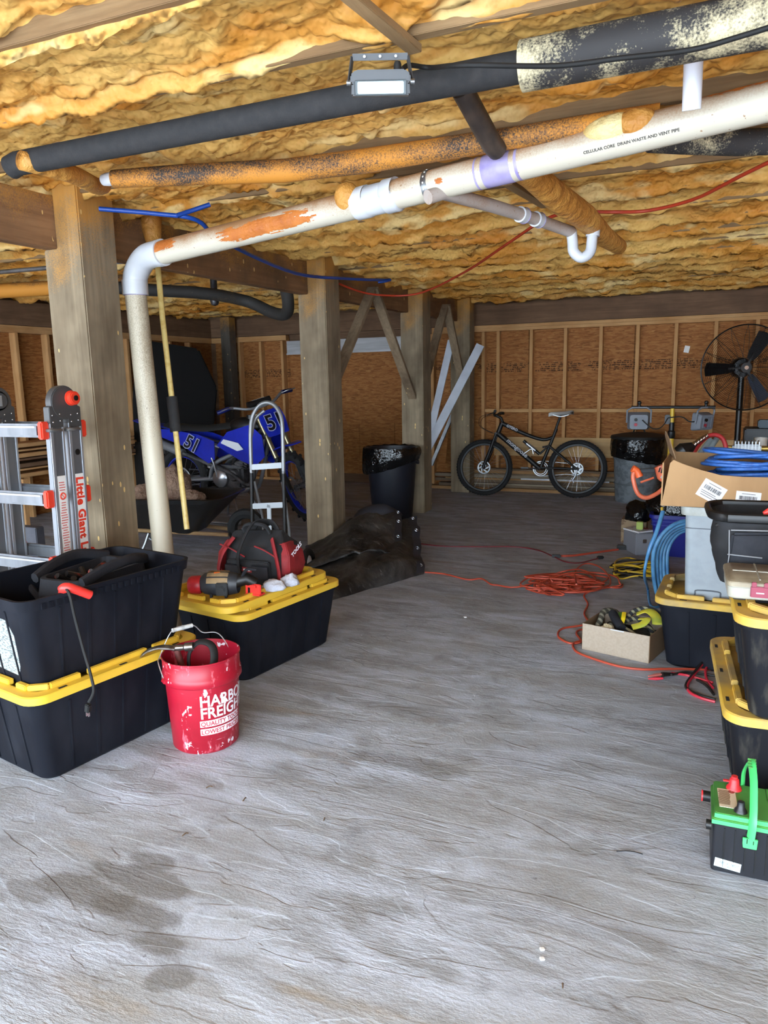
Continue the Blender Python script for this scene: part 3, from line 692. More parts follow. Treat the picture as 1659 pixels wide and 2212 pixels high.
# ================================================================== storage totes
TOTEB = mat('black_tote_plastic', L(20, 22, 29), .55, 0, L(40, 42, 49), 5, .5, .8, (1, 1, .4), bmp=.15, bs=60, spec=.12)
TOTED = mat('dusty_tote_plastic', L(26, 26, 30), .55, 0, L(80, 76, 68), 14, .52, .8, (1.5, 1.5, .3), bmp=.15, bs=60, spec=.12)
YEL = mat('yellow_lid_plastic', L(224, 182, 58), .45, 0, L(198, 158, 60), 7, .55, .85)
YELD = mat('dusty_yellow_lid', L(214, 172, 62), .6, 0, L(158, 134, 86), 4, .42, .62)
HOLE = mat('slot_shadow', L(16, 14, 10), .8)
def tote_body(par, Lx, Ly, H, m, open_top=True, inner=True):
    """tapered ribbed bin; local x = width, y = length"""
    q = MB(); t = .045
    def loop(z, grow=0.0, r=.05): 
        k = z/H; w = Lx-2*t*(1-k)+grow; l = Ly-2*t*(1-k)+grow
        return [(x, y, z) for x, y in rrect(w, l, r, 5)]
    loops = [loop(0, -.02), loop(.012), loop(H-.04), loop(H-.04, .022, .06), loop(H, .022, .06), loop(H, -.004, .05)]
    loops += [loop(H-.05, -.010), loop(.02, -.012)]
    loft(q, loops, True, True)
    b = q.build('body', m, par, ang=35)
    # raised vertical ribs and panel frames on the four sides
    def side(x0, n, axis, sgn):
        for i in range(n):
            f = (i+.5)/n-.5
            rb = MB()
            if axis == 'x':
                y = f*(Ly-.16); 
                for z0, z1 in ((.02, H-.05),): rb.bar((sgn*(Lx/2-t*(1-z0/H)+.0005), y*.95, z0), (sgn*(Lx/2-t*(1-z1/H)+.0005), y, z1), .016 if i % 2 else .010, .006, (sgn, 0, 0))
            else:
                x = f*(Lx-.14)
                rb.bar((x*.95, sgn*(Ly/2-t*(1-.02/H)+.0005), .02), (x, sgn*(Ly/2-t*(1-(H-.05)/H)+.0005), H-.05), .012, .006, (0, sgn, 0))
            rb.build('rib', m, par, bev=.002)
    side(0, 5, 'x', 1); side(0, 5, 'x', -1); side(0, 3, 'y', 1); side(0, 3, 'y', -1)
    if open_top:
        # scalloped under-rim
        rm = MB(); rm.box((0, 0, 0), (.010, .016, .022)); r0_ = None
        for sgn in (-1, 1):
            for i in range(22):
                y = (i/21-.5)*(Ly-.14)
                if r0_ is None: o = r0_ = rm.build('rim_tooth', m, par)
                else: o = r0_.copy(); COL.objects.link(o)
                o.location = (sgn*(Lx/2+.008), y, H-.028)
    return b
def tote_lid(par, Lx, Ly, z, m, dx=0, dy=0, rz=0):
    Mx = T(dx, dy, z) @ RZ(rz); q = MB(Mx); w, l = Lx+.035, Ly+.035
    R = lambda w, l, z, r=.07: [(x, y, z) for x, y in rrect(w, l, r, 6)]
    loft(q, [R(w, l, -.030), R(w, l, -.004), R(w-.008, l-.008, 0), R(w-.085, l-.085, 0, .055), R(w-.095, l-.095, -.022, .05)], False, True)
    lid = q.build('lid', m, par, ang=35)
    # stacking lugs standing up round the recess
    lw, ll = (w-.10)/2, (l-.10)/2; hgt = .022
    def lug(pts, nm='stacking_lug'):
        s = MB(Mx)
        for a, b in zip(pts[:-1], pts[1:]): s.bar((a[0], a[1], hgt/2-.004), (b[0], b[1], hgt/2-.004), .022, hgt)
        s.build(nm, m, lid, bev=.003)
    for sx in (-1, 1):
        lug([(sx*lw, -.13), (sx*lw, .13)])
        for sy in (-1, 1):
            c = [(sx*lw, sy*(ll-.17)), (sx*lw, sy*(ll-.05)), (sx*(lw-.05), sy*ll), (sx*(lw-.11), sy*ll)]; lug(c)
    for sy in (-1, 1): lug([(-.05, sy*ll), (.05, sy*ll)])
    for sx in (-1, 1):
        for y in (-l*.33, 0, l*.33):
            s = MB(Mx @ T(sx*(w/2-.018), y, .0005)); s.box((0, 0, 0), (.010, .032, .002)); s.build('zip_tie_slot', HOLE, lid)
    return lid
TL, TWd, TH = .735, .475, .345
def tote(lab, loc, rz, lid=True, m=TOTEB, ml=YEL, H=TH, Lx=TWd, Ly=TL):
    t = thing('storage_tote', lab, 'storage tote', loc, rz)
    tote_body(t, Lx, Ly, H, m, not lid)
    if lid: tote_lid(t, Lx, Ly, H+.006, ml)
    return t
RZL = math.radians(-10.5)
t1 = tote('black tote with yellow lid at the bottom of the stack beside the red bucket', (-2.235, 2.105, 0), RZL)
t2 = tote('open lidless black tote holding a dark tool bag', (-2.250, 2.115, .340), RZL, False)
# worn shipping label on the near end
q = MB(); lb = [(-.19, -.05), (-.02, -.06), (.0, -.02), (.01, .10), (-.02, .155), (-.19, .165)]
q.prism(lb, .0008, T(.125, -TL/2+.0305, .105) @ RX(PI/2+.13)); q.build('torn_label', mat('torn_label_paper', L(150, 156, 155), .8, 0, L(78, 88, 88), 60, .50, .6, (1, 1, 4)), t2)
t3 = tote('lidded black tote under the red and black tool bag', (-2.075, 3.118, 0), RZL)
ex = thing('loose_lid', 'spare yellow lid lying askew on top of another lid', 'lid', (-2.115, 3.06, .372), RZL+.03)
tote_lid(ex, TWd, TL, .030, YEL)

# dark tool bag inside the open tote
NAVY = mat('charcoal_nylon', L(22, 23, 30), .8, 0, L(34, 35, 41), 20, .4, .7, bmp=.4, bs=200)
GREYTRIM = mat('grey_piping', L(130, 130, 132), .6)
def soft_box(w, l, h, top_w, top_l, n=10, bulge=.02, seed=1, am=.012):
    loops = []
    for i in range(n+1):
        k = i/n; ww = w+(top_w-w)*k+bulge*math.sin(k*PI); ll = l+(top_l-l)*k+bulge*math.sin(k*PI)
        loops.append([(x+mn.noise(Vector((x*9, y*9, k*3+seed)))*am, y+mn.noise(Vector((y*9, x*9, k*3+seed+9)))*am, k*h+mn.noise(Vector((x*6, y*6, seed)))*am*k) for x, y in rrect(ww, ll, min(ww, ll)*.22, 5)])
    return loops
bg_ = thing('tool_bag', 'charcoal nylon tool bag with gaping zip mouth inside the open tote', 'bag', (-2.275, 2.225, .362), RZL+.22, None, 1.12)
q = MB(); lp = soft_box(.25, .34, .27, .20, .36); lp += [[(x*.9, y*.9, z) for x, y, z in lp[-1]], [(x*.85, y*.85, z-.07) for x, y, z in lp[-1]]]
loft(q, lp); q.build('body', NAVY, bg_, ang=60)
for sgn in (-1, 1):
    q = MB(); q.tube(cr([(sgn*.105, -.17, .268), (sgn*.12, -.06, .295), (sgn*.125, .06, .30), (sgn*.09, .175, .272)], 6), .014, 8, flat=1.4); q.build('zip_flap', NAVY, bg_)
q = MB(); q.tube(cr([(-.13, -.12, .16), (-.22, -.10, .23), (-.24, 0, .2), (-.14, .06, .13)], 6), .012, 8); q.build('strap', NAVY, bg_)
for y in (-.1, .0, .1):
    q = MB(); q.box((.142, y, .12), (.03, .085, .16)); q.build('pocket', NAVY, bg_, bev=.012)
q = MB(); q.ball((.158, -.04, .215), (.004, .026, .011), 14, 8); q.build('badge', mat('silver_badge', L(150, 152, 156), .4), bg_)
q = MB()
for i in range(7): q.tube([(random.uniform(-.06, .06), random.uniform(-.12, .12), .20), (random.uniform(-.07, .07), random.uniform(-.14, .14), .265)], .011, 8)
q.build('stowed_tools', mat('dark_tools', L(34, 32, 32), .4, .4, L(120, 44, 34), 20, .6, .62), bg_)
# red-handled tool and dangling cord
q = MB(); q.tube(cr([(-2.075, 1.87, .66), (-2.055, 1.86, .695), (-2.03, 1.87, .70), (-2.0, 1.93, .66)], 5), [.012]*5+[.018]*6+[.016]*5, 12); tag(q.build('red_handle_tool', mat('red_grip', L(214, 52, 46), .4), None), 'red grip of a tool poking over the open tote rim', 'tool')
cp = thing('dangling_cord', 'black power cord hanging over the open tote rim', 'cord', (-1.99, 1.87, 0))
cb = Vector((-1.99, 1.87, 0)); rr = lambda *p: Vector(p)-cb
q = MB(); q.tube(cr([rr(-2.08, 1.85, .62), rr(-2.045, 1.855, .694), rr(-2.015, 1.850, .685), rr(-2.005, 1.855, .60), rr(-1.990, 1.865, .48), rr(-1.966, 1.865, .385), rr(-1.955, 1.86, .33), rr(-1.972, 1.85, .29)], 7), .0055, 8); q.build('cable', BLKRUB, cp)
q = MB(); q.box(rr(-1.976, 1.848, .268), (.02, .018, .032), (0, .2, 0)); q.build('plug', BLKRUB, cp, bev=.003)
q = MB(); q.box(rr(-1.985, 1.848, .245), (.003, .007, .018)); q.box(rr(-1.975, 1.848, .245), (.003, .007, .018)); q.build('prong', CHROME, cp)

# ------------------------------------------------------------------ red bucket
def m_bucket():
    m, nt, b = newmat('red_bucket_plastic')
    v = coords(nt)
    c = mix(nt, ramp(nt, noise(nt, v, 5, 4), [(.4, 0.0), (.7, 1.0)]), L(164, 18, 42), L(146, 14, 34))
    c = mix(nt, ramp(nt, noise(nt, coords(nt, (1, 1, .35)), 26, 4, .7), [(.60, 0.0), (.66, .55)]), c, L(222, 120, 134))
    c = mix(nt, ramp(nt, noise(nt, coords(nt, (1, 1, .7)), 24, 4, .6), [(.635, 0.0), (.65, .95)]), c, L(226, 220, 226))
    c = mix(nt, ramp(nt, noise(nt, coords(nt, (1, 1, 12)), 9, 3, .6), [(.68, 0.0), (.72, .4)]), c, L(226, 190, 200))
    nt.links.new(c, b.inputs['Base Color']); b.inputs['Roughness'].default_value = .4
    return m
RED = m_bucket(); WINK = mat('white_print', L(232, 230, 236), .5)
bk = thing('paint_bucket', 'scuffed red plastic bucket holding a claw hammer', 'bucket', (-1.772, 2.236, 0))
BH = .368; br = lambda z: .128+(.146-.128)*z/BH
q = MB(); q.lathe([(.0, 0), (br(0)-.008, 0), (br(0), .008), (br(.27), .27), (.150, .272), (.153, .276), (.151, .305), (.148, .308), (.1475, .36), (.1505, .362), (.1505, BH), (.1465, BH), (.143, .34), (.125, .012), (0, .012)], 48); q.build('pail', RED, bk, ang=45)
wire = mat('galvanised_wire', L(186, 188, 192), .35, .7)
ha = math.radians(-60)                                   # bail ears lie along this direction
e1 = Vector((math.cos(ha+PI), math.sin(ha+PI), 0)); 
az = math.atan2(.401, .916)                              # camera right
ear0 = Vector((math.cos(math.radians(-118)), math.sin(math.radians(-118)), 0))*.152+Vector((0, 0, .285)); ear1 = Vector((math.cos(math.radians(62)), math.sin(math.radians(62)), 0))*.152+Vector((0, 0, .285))
perp = Vector((-.88, .47, 0))
pts = [ear0, ear0*.99+perp*.055+Vector((0, 0, .06)), ear0*.82+perp*.105+Vector((0, 0, .115)), (ear0*.42+perp*.125+Vector((0, 0, .32))).lerp(Vector((0, 0, .4)), .05), (ear1*.18+perp*.13+Vector((0, 0, .385))), ear1*.45+perp*.125+Vector((0, 0, .27)), ear1*.8+perp*.08+Vector((0, 0, .16)), ear1]
q = MB(); q.tube(cr(pts, 8), .0022, 8); q.build('wire_bail', wire, bk)
ga, gb = pts[3], pts[4]; q = MB(); q.tube([ga, gb], .0085, 12); q.build('grip', mat('white_grip', L(206, 206, 204), .5, 0, L(160, 160, 160), 40), bk)
for e in (ear0, ear1):
    q = MB(); q.cyl(e*.97+Vector((0, 0, .0085)), e*1.02+Vector((0, 0, .006)), .012, 14); q.build('ear', RED, bk)
aT = math.radians(-59)
def wrap(z0, extra):
    def f(co):
        z = z0+co.y; R = br(z)+extra+co.z*.5; a = aT+co.x/.138
        return Vector((R*math.cos(a), R*math.sin(a), z))
    return f
text('print', 'HARBOR', .062, WINK, bk, None, .0003, .0013, fn=wrap(.198, .0009), sx=.92)
text('print', 'FREIGHT', .062, WINK, bk, None, .0003, .0013, fn=wrap(.150, .0009), sx=.92)
for z0 in (.1145, .0815):
    q = MB(); q.lathe([(br(z0)+.0006, z0), (br(z0+.026)+.0006, z0+.026)], 30, None, 1.35, aT-.02); q.build('print_bar', WINK, bk)
rp = mat('red_print', L(176, 30, 50), .5)
text('print', 'QUALITY TOOLS', .0245, rp, bk, None, .0002, .0005, fn=wrap(.119, .0012), sx=1.0)
text('print', 'LOWEST PRICES', .0245, rp, bk, None, .0002, .0005, fn=wrap(.086, .0012), sx=1.0)
# contents
hm = thing('claw_hammer', 'steel claw hammer leaning in the red bucket', 'hammer', (-1.83, 2.20, .30))
q = MB(); q.tube(cr([(-.03, -.005, .085), (-.085, -.03, .090), (-.13, -.05, .075), (-.165, -.06, .045)], 6), [.016]*6+[.013]*6+[.010]*4+[.006]*2+[.003], 10, flat=.6); q.tube([(-.035, -.005, .085), (.0, .008, .088), (.006, .010, .089), (.035, .022, .092)], [.014, .011, .017, .017], 14); q.build('head', mat('worn_steel', L(150, 144, 138), .35, .9, L(96, 84, 76), 20), hm)
q = MB(); q.tube([(-.03, -.003, .09), (-.01, .02, -.05), (.02, .05, -.22)], [.012, .013, .016], 12); q.build('handle', mat('hammer_handle', L(120, 52, 46), .6, 0, L(58, 40, 36), 14), hm)
st = thing('tool_strap', 'black rubber strap handle standing in the red bucket', 'strap', (-1.76, 2.22, .30))
q = MB(); q.tube(cr([(-.045, -.02, -.02), (-.055, .0, .06), (-.02, .02, .105), (.03, .03, .095), (.055, .01, .05), (.05, -.02, -.02)], 6), .016, 10, flat=.45); q.build('band', BLKRUB, st)
q = MB(); q.lathe([(.03, 0), (.035, .01), (.03, .03), (.001, .035)], 16, T(.05, .05, -.02)); q.build('spool', BLACK, st)
pl_ = thing('pliers', 'pliers with thin orange grips inside the red bucket', 'pliers', (-1.70, 2.27, .2)); OGR = mat('orange_grip', L(206, 98, 48), .45)
for i in range(2):
    q = MB(); q.tube(cr([(0, -.01, 0), (.014*i, .015, .08), (.025+.018*i, .04-.006*i, .125)], 5), .008, 8); q.build('grip', OGR, pl_)
q = MB(); q.tube([(0, -.01, 0), (-.01, -.03, -.06)], .012, 8); q.build('jaw', STEEL, pl_)

# ------------------------------------------------------------------ red and black tool bag on the lids
BAGR = mat('red_ballistic', L(142, 28, 34), .7, 0, L(115, 22, 27), 14, bmp=.4, bs=200); BAGB = mat('black_ballistic', L(18, 18, 20), .8, 0, L(28, 28, 31), 16, bmp=.4, bs=200)
rb = thing('contractor_bag', 'red and black contractor tool bag resting on the yellow lids', 'bag', (-2.10, 3.19, .386), RZL+.25)
q = MB(); q.cur = 0
n = 24; loops = []
prof = [(.33, .23, 0), (.36, .25, .02), (.365, .25, .09), (.355, .235, .15), (.335, .185, .19), (.30, .11, .225), (.27, .05, .25), (.25, .03, .262)]
for i, (w_, l_, z) in enumerate(prof):
    loops.append([(x+mn.noise(Vector((x*14, y*14, z*14)))*.030, y+mn.noise(Vector((y*14, z*14, x*14)))*.030, z+mn.noise(Vector((x*11, y*11, 5)))*.022*(z > .05)) for x, y in rrect(w_, l_, l_*.3, 5)])
loft(q, loops); q.build('body', BAGB, rb, ang=28)
for sx in (-1, 1):
    q = MB(); loops = []
    for z, hw, xx in ((.02, .09, .188), (.08, .115, .204), (.15, .10, .198), (.21, .06, .165)):
        loops.append([(sx*(xx-.03), -hw, z), (sx*(xx+.006), -hw*.8, z), (sx*(xx+.010), 0, z), (sx*(xx+.006), hw*.8, z), (sx*(xx-.03), hw, z)])
    loft(q, loops); q.build('end_panel', BAGR, rb, bev=.004)
for sx in (-1, 1):
    q = MB(); q.tube(cr([(sx*.165, -.125, .01), (sx*.172, -.135, .08), (sx*.15, -.12, .16), (sx*.11, -.075, .23)], 5), .022, 8, flat=.4); q.build('corner_panel', BAGR, rb, ang=60)
for x in (-.075, .075):
    q = MB(); q.box((x, -.150, .075), (.10, .012, .075), (.1, 0, 0)); q.build('outer_pocket', NAVY, rb, bev=.008)
q = MB(); loft(q, [[(-.13, -.128, .03), (.13, -.128, .03), (.13, -.145, .03), (-.13, -.145, .03)], [(-.12, -.125, .13), (.12, -.125, .13), (.12, -.142, .13), (-.12, -.142, .13)]]); q.build('front_pocket', BAGB, rb, bev=.006)
for x0, x1 in ((-.17, -.02), (.03, .17)):
    q = MB(); q.tube(cr([(x0, -.115, .20), ((x0+x1)/2, -.135, .185), (x1, -.13, .145)], 5), .004, 6); q.build('red_piping', BAGR, rb)
q = MB(); q.tube(cr([(-.04, -.150, .05), (-.045, -.155, .15), (-.03, -.11, .24), (-.01, -.03, .305), (.03, .05, .28)], 7), .022, 8, flat=.3); q.build('shoulder_strap', BAGB, rb)
q = MB(); q.tube(cr([(-.07, -.02, .25), (-.06, -.035, .285), (-.01, -.04, .298), (.05, -.035, .29), (.07, -.02, .25)], 6), .011, 8, flat=1.6); q.tube(cr([(-.06, .03, .25), (-.03, .04, .29), (.05, .04, .292), (.09, .03, .25)], 6), .011, 8, flat=1.6); q.build('carry_handle', BAGB, rb)
q = MB(); q.box((.0, -.149, .085), (.07, .004, .022), (0, .1, 0)); q.build('badge', BAGR, rb); 
q = MB(); q.box((.0, -.1515, .085), (.038, .003, .008), (0, .1, 0)); q.build('badge_print', WINK, rb)
text('side_print', 'TOOLS', .032, WINK, rb, T(.213, -.06, .14) @ RZ(PI/2-.1) @ RX(PI/2) @ RZ(.5), .0006, .0006)

# ------------------------------------------------------------------ rotary power tool with red cap, battery mount, rag
pt = thing('power_tool', 'grey and tan cordless power tool with a red end cap on the yellow lid', 'power tool', (-2.075, 2.80, .410), RZL+.55)
TAN = mat('tan_rubber', L(168, 142, 104), .6, 0, L(96, 80, 62), 9); DGR = mat('dark_tool_grey', L(52, 56, 62), .5, 0, L(37, 39, 44), 10)
AX = RY(PI/2)
q = MB(); q.lathe([(.001, -.155), (.034, -.152), (.042, -.14), (.044, -.10), (.038, -.09)], 24, T(0, 0, .05) @ AX); q.build('red_cap', mat('tool_red', L(196, 36, 44), .45, 0, L(160, 28, 36), 20), pt)
q = MB(); q.lathe([(.036, -.092), (.050, -.075), (.058, -.03), (.058, .03), (.05, .07), (.046, .085)], 24, T(0, 0, .056) @ AX); q.build('motor_housing', DGR, pt, ang=60)
for a in (-.25, .32, .88):
    q = MB(); q.lathe([(.0585, -.055), (.061, -.045), (.061, .035), (.058, .045)], 6, T(0, 0, .056) @ AX, .44, PI+a); q.build('tan_overmold', TAN, pt)
q = MB(); q.box((.02, -.062, .045), (.055, .022, .06)); q.cyl((.02, -.066, .045), (.02, -.082, .045), .017, 18); q.build('gear_box', BLACK, pt, bev=.004)
q = MB(); q.tube([(.05, 0, .06), (.12, .01, .075), (.16, .02, .05)], [.036, .030, .026], 16); q.build('grip', BLACK, pt)
q = MB(); q.tube(cr([(.10, .0, .08), (.13, -.01, .125), (.17, 0, .12)], 5), .014, 8, flat=.5); q.build('guard_strap', NAVY, pt)
q = MB(); q.box((-.01, -.02, .112), (.028, .005, .008), (.4, 0, .3)); q.build('orange_tag', mat('orange_tag', L(232, 110, 40), .5), pt)
for x in (-.04, .03): 
    q = MB(); q.box((x, -.03, .004), (.012, .02, .02)); q.build('foot', BLACK, pt, bev=.002)
rm_ = thing('battery_mount', 'bright red plastic battery mount beside the power tool', 'battery mount', (-1.93, 2.865, .408), RZL+.15)
RM = mat('bright_red_plastic', L(226, 56, 48), .4)
q = MB(); q.box((0, 0, .004), (.085, .05, .008)); q.box((0, -.012, .03), (.085, .012, .05)); q.box((-.036, .005, .035), (.012, .04, .06)); q.box((.0, -.020, .045), (.05, .006, .018)); q.build('shell', RM, rm_, bev=.003)
q = MB(); q.box((-.02, -.0195, .022), (.01, .004, .03)); q.build('contact_slot', BLACK, rm_)
def crumple(name, c, r, m, lab, cat, seed, fl=.5):
    q = MB(); q.ball((0, 0, 0), 1, 22, 14)
    vs = []
    for v in q.v:
        k = 1+.28*mn.noise(v*2.2+Vector((seed, 0, 0)))+.10*mn.noise(v*6+Vector((0, seed, 0)))
        z = max(v.z*k, -.35); vs.append(Vector((v.x*k*r[0], v.y*k*r[1], (z+.35)*r[2])) + Vector(c))
    q.v = vs; return tag(q.build(name, m, None, ang=180), lab, cat)
RAG = mat('white_rag', L(206, 208, 216), .9, 0, L(176, 178, 190), 9, bmp=.6, bs=50, bd=.01)
crumple('rag', (-1.90, 2.98, .405), (.06, .05, .035), RAG, 'crumpled white rag beside the red battery mount', 'rag', 3)
crumple('rag', (-1.865, 3.08, .405), (.045, .045, .04), RAG, 'crumpled white rag against the contractor bag', 'rag', 8)

# ------------------------------------------------------------------ folding ladder
ALU = mat('ladder_aluminium', L(138, 142, 148), .42, .75, L(108, 112, 118), 5, .4, .7, (2, 2, .3)); ALUW = mat('bright_aluminium', L(186, 190, 196), .35, .7)
LRED = mat('ladder_red', L(224, 62, 40), .4); HNG = mat('hinge_grey', L(87, 87, 88), .45, .5)
lad = thing('folding_ladder', 'folded aluminium ladder with red rung brackets standing against the thick post', 'ladder', (-2.675, 2.49, 0), (math.radians(-1.2), 0, 0))
for sx, xo in ((1, 0.0), (-1, -.42)):
    for y0 in (-.092, .012):
        q = MB(); q.box((xo, y0+.04, .64), (.030, .080, 1.19)); q.build('rail', ALU, lad, bev=.003)
        q = MB(); q.box((xo+.0155*1, y0+.009, .64), (.004, .016, 1.19)); q.box((xo+.0155, y0+.073, .64), (.004, .012, 1.19)); q.build('rail_flange', ALUW, lad, bev=.001)
        q = MB(); q.prism([(-.038, 0), (.038, 0), (.038, .09), (.01 if y0 < 0 else -.01, .11), (-.038, .09)] , .036, T(xo, y0+.04, 1.215) @ RZ(PI/2) @ RX(PI/2)); hp = q.build('hinge_plate', HNG, lad, bev=.002)
        for (yy, zz) in ((-.02, .025), (.02, .03), (-.022, .055), (.018, .06)):
            q = MB(); q.ball((xo+.019, y0+.04+yy, 1.215+zz), (.003, .004, .004), 8, 6); q.build('rivet', CHROME, hp)
    q = MB(); q.cyl((xo-.02, .0, 1.325), (xo+.02, .0, 1.325), .076, 28); hd_ = q.build('hinge_disc', HNG, lad, bev=.004)
    ks = sx; q = MB(); q.cyl((xo+ks*.02, .03, 1.345), (xo+ks*.034, .03, 1.345), .034, 20); q.cyl((xo+ks*.03, .03, 1.345), (xo+ks*.055, .03, 1.345), .030, 20); q.build('lock_knob', LRED, hd_, bev=.004)
    q = MB(); q.cyl((xo+ks*.055, .03, 1.345), (xo+ks*.059, .03, 1.345), .012, 14); q.build('knob_pin', BLACK, hd_)
    if sx < 0: q = MB(); q.cyl((xo+.02, 0, 1.335), (xo+.036, 0, 1.335), .045, 24); q.build('hinge_cap', HNG, hd_, bev=.008); q = MB(); q.box((xo+.038, 0, 1.335), (.003, .012, .05)); q.build('cap_print', ALUW, hd_)
for z in (.30, .60, .90, 1.205):
    for y, nm in ((-.112, 'rung'), (.112, 'rung')):
        q = MB(); q.box((-.235, y, z), (.44, .032, .060)); rg_ = q.build(nm, ALU, lad, bev=.010); q = MB(); q.box((-.235, y+(-.0165 if y < 0 else .0165), z+.016), (.40, .002, .008)); q.build('tread_ridge', ALUW, rg_)
        for xe in (-.006, -.455):
            q = MB(); q.box((xe, y+(.004 if y < 0 else -.004), z), (.030, .044, .078), (0, 0, .0)); q.build('rung_bracket', LRED, lad, bev=.006)
for y in (-.052, .052):
    q = MB(); q.tube(cr([(.0, y-.05, 1.205), (.03, y-.045, 1.205), (.035, y, 1.205), (.02, y+.01, 1.205)], 5), .008, 8); q.build('locking_pin', STEEL, lad)
q = MB(); q.cyl((.0150, .055, 1.10), (.0175, .055, 1.10), .014, 18); q.build('rail_hole', BLACK, lad)
LABW = mat('label_white', L(232, 230, 226), .4)
q = MB(); q.box((.0160, .054, .72), (.0012, .046, .56)); q.build('brand_label', LABW, lad)
text('brand_print', 'Little Giant Ladder', .060, LRED, lad, T(.0172, .034, .985) @ Matrix(((0, 0, 1, 0), (0, 1, 0, 0), (-1, 0, 0, 0), (0, 0, 0, 1))), .0004, .0026, sx=.95, spacing=1.08)
q = MB(); q.box((.0160, -.050, .72), (.0012, .046, .56)); q.build('warning_label', LABW, lad)
q = MB()
for i in range(46):
    z = .97-i*.0115
    if i in (4, 5, 6, 7): continue
    ww = random.choice((.034, .03, .036, .024)); q.box((.0170, -.050+random.uniform(-.003, .003), z), (.0008, ww, .0045))
wp_ = q.build('warning_print', mat('warning_red', L(206, 104, 98), .5), lad); wp_['kind'] = 'stuff'
q = MB(); q.torus(.014, .003, T(.0172, -.05, .908) @ RY(PI/2), 20, 6); q.bar((.0172, -.06, .918), (.0172, -.04, .898), .003, .002); q.build('warning_symbol', LRED, lad)
# ================================================================== mountain bike against the wall
FR = mat('black_frame_paint', L(10, 10, 11), .5, 0); TYRE = mat('tyre_rubber', L(20, 20, 21), .8, bmp=.5, bs=90); SIL = mat('silver_alloy', L(170, 172, 176), .3, .85)
WDEC = mat('silver_decal', L(176, 178, 182), .45)
wr = Vector((-1.36, 8.66, 0)); wf = Vector((-2.43, 8.54, 0)); hv = (wf-wr)
bike = thing('mountain_bike', 'black mountain bike leaning against the lumber by the stud wall', 'bicycle', wr, Euler((0, 0, math.atan2(hv.y, hv.x))))
bike.rotation_euler = (Matrix.Rotation(math.atan2(hv.y, hv.x), 3, 'Z') @ Matrix.Rotation(math.radians(5), 3, 'X')).to_euler()   # tilts back to the wall
WB = hv.length; WR = .335
def wheel(par, x, name, disc_r):
    w_ = bpy.data.objects.new(name, None); COL.objects.link(w_); w_.parent = par; w_.location = (x, 0, WR)
    R90 = RX(PI/2)
    q = MB(); q.torus(WR-.027, .027, R90, 48, 10); 
    for k in range(60):
        a = 2*PI*k/60
        for s in (-1, 1):
            p = Vector((math.cos(a), 0, math.sin(a))); q.box(p*(WR-.004)+Vector((0, s*.013, 0)), (.014, .012, .010), Euler((0, -a+PI/2, 0)).to_matrix())
    q.build('tyre', TYRE, w_)
    q = MB(); q.lathe([(WR-.068, -.012), (WR-.05, -.013), (WR-.046, -.009), (WR-.046, .009), (WR-.05, .013), (WR-.068, .012), (WR-.072, 0), (WR-.068, -.012)], 48, R90); q.build('rim', FR, w_)
    q = MB(); q.lathe([(.006, -.055), (.012, -.05), (.024, -.03), (.013, -.025), (.013, .025), (.024, .03), (.012, .05), (.006, .055)], 16, R90); q.build('hub', SIL, w_)
    for k in range(28):
        a = 2*PI*k/28; s = -1 if k % 2 else 1; b = a+(.5 if (k//2) % 2 else -.5)
        q = MB(); q.tube([(math.cos(b)*.022, s*.028, math.sin(b)*.022), (math.cos(a)*(WR-.07), 0, math.sin(a)*(WR-.07))], .0012, 4); q.build('spoke', SIL, w_)
    q = MB()
    for k in range(6):
        a = 2*PI*k/6; q.box((math.cos(a)*.045, .042, math.sin(a)*.045), (.055, .003, .013), Euler((0, -a+.5, 0)).to_matrix())
    q.lathe([(disc_r-.018, .0405), (disc_r, .0405), (disc_r, .0430), (disc_r-.018, .0430), (disc_r-.018, .0405)], 32, None) if False else q.torus(disc_r-.01, .010, T(0, .042, 0) @ R90, 32, 6, .2)
    q.build('brake_disc', STEEL, w_)
    return w_
wheel(bike, 0, 'rear_wheel', .075); wheel(bike, WB, 'front_wheel', .08)
def tb(name, pts, r, m=FR, par=bike, n=12, sp=0, flat=1): 
    q = MB(); q.tube(cr(pts, sp) if sp else pts, r, n, flat=flat); return q.build(name, m, par, ang=60)
BB = (.42, 0, .33); HT = (WB-.20, 0, .86); HB = (WB-.155, 0, .74); ST = (.245, 0, .80); 
tb('down_tube', [HB, BB], [.030, .028]); 
tb('top_tube', [HT, (.62, 0, .74), (.40, 0, .67), (.28, 0, .70)], [.026, .022, .02, .016], sp=5)
tb('seat_tube', [BB, (.31, 0, .62), ST], [.02, .019, .018]); tb('head_tube', [HT, HB], .026)
tb('seat_post', [(.285, 0, .69), (.205, 0, .945)], .0145)
for s in (-1, 1):
    tb('seat_stay', [(.0, s*.065, WR+.0), (.06, s*.06, .38), (.33, s*.035, .60)], [.012, .012, .014], sp=3); tb('chain_stay', [(.0, s*.065, WR), (.40, s*.045, .345)], .012)
    tb('fork_leg', [(WB+.005, s*.065, WR), (WB-.06, s*.065, .50), (WB-.115, s*.065, .66)], [.018, .020, .018]); tb('fork_stanchion', [(WB-.095, s*.065, .60), (WB-.14, s*.065, .735)], .014, BLACK)
tb('fork_crown', [(WB-.14, -.07, .735), (WB-.14, .07, .735)], .018)
tb('rear_shock', [(.62, 0, .655), (.43, 0, .50)], [.018, .018], BLACK); tb('shock_shaft', [(.585, 0, .625), (.48, 0, .54)], .022, SIL); tb('linkage', [(.43, 0, .50), (.33, 0, .60), (.40, 0, .58)], .012)
tb('stem', [(WB-.205, 0, .875), (WB-.19, 0, .92), (WB-.12, 0, .955)], .017)
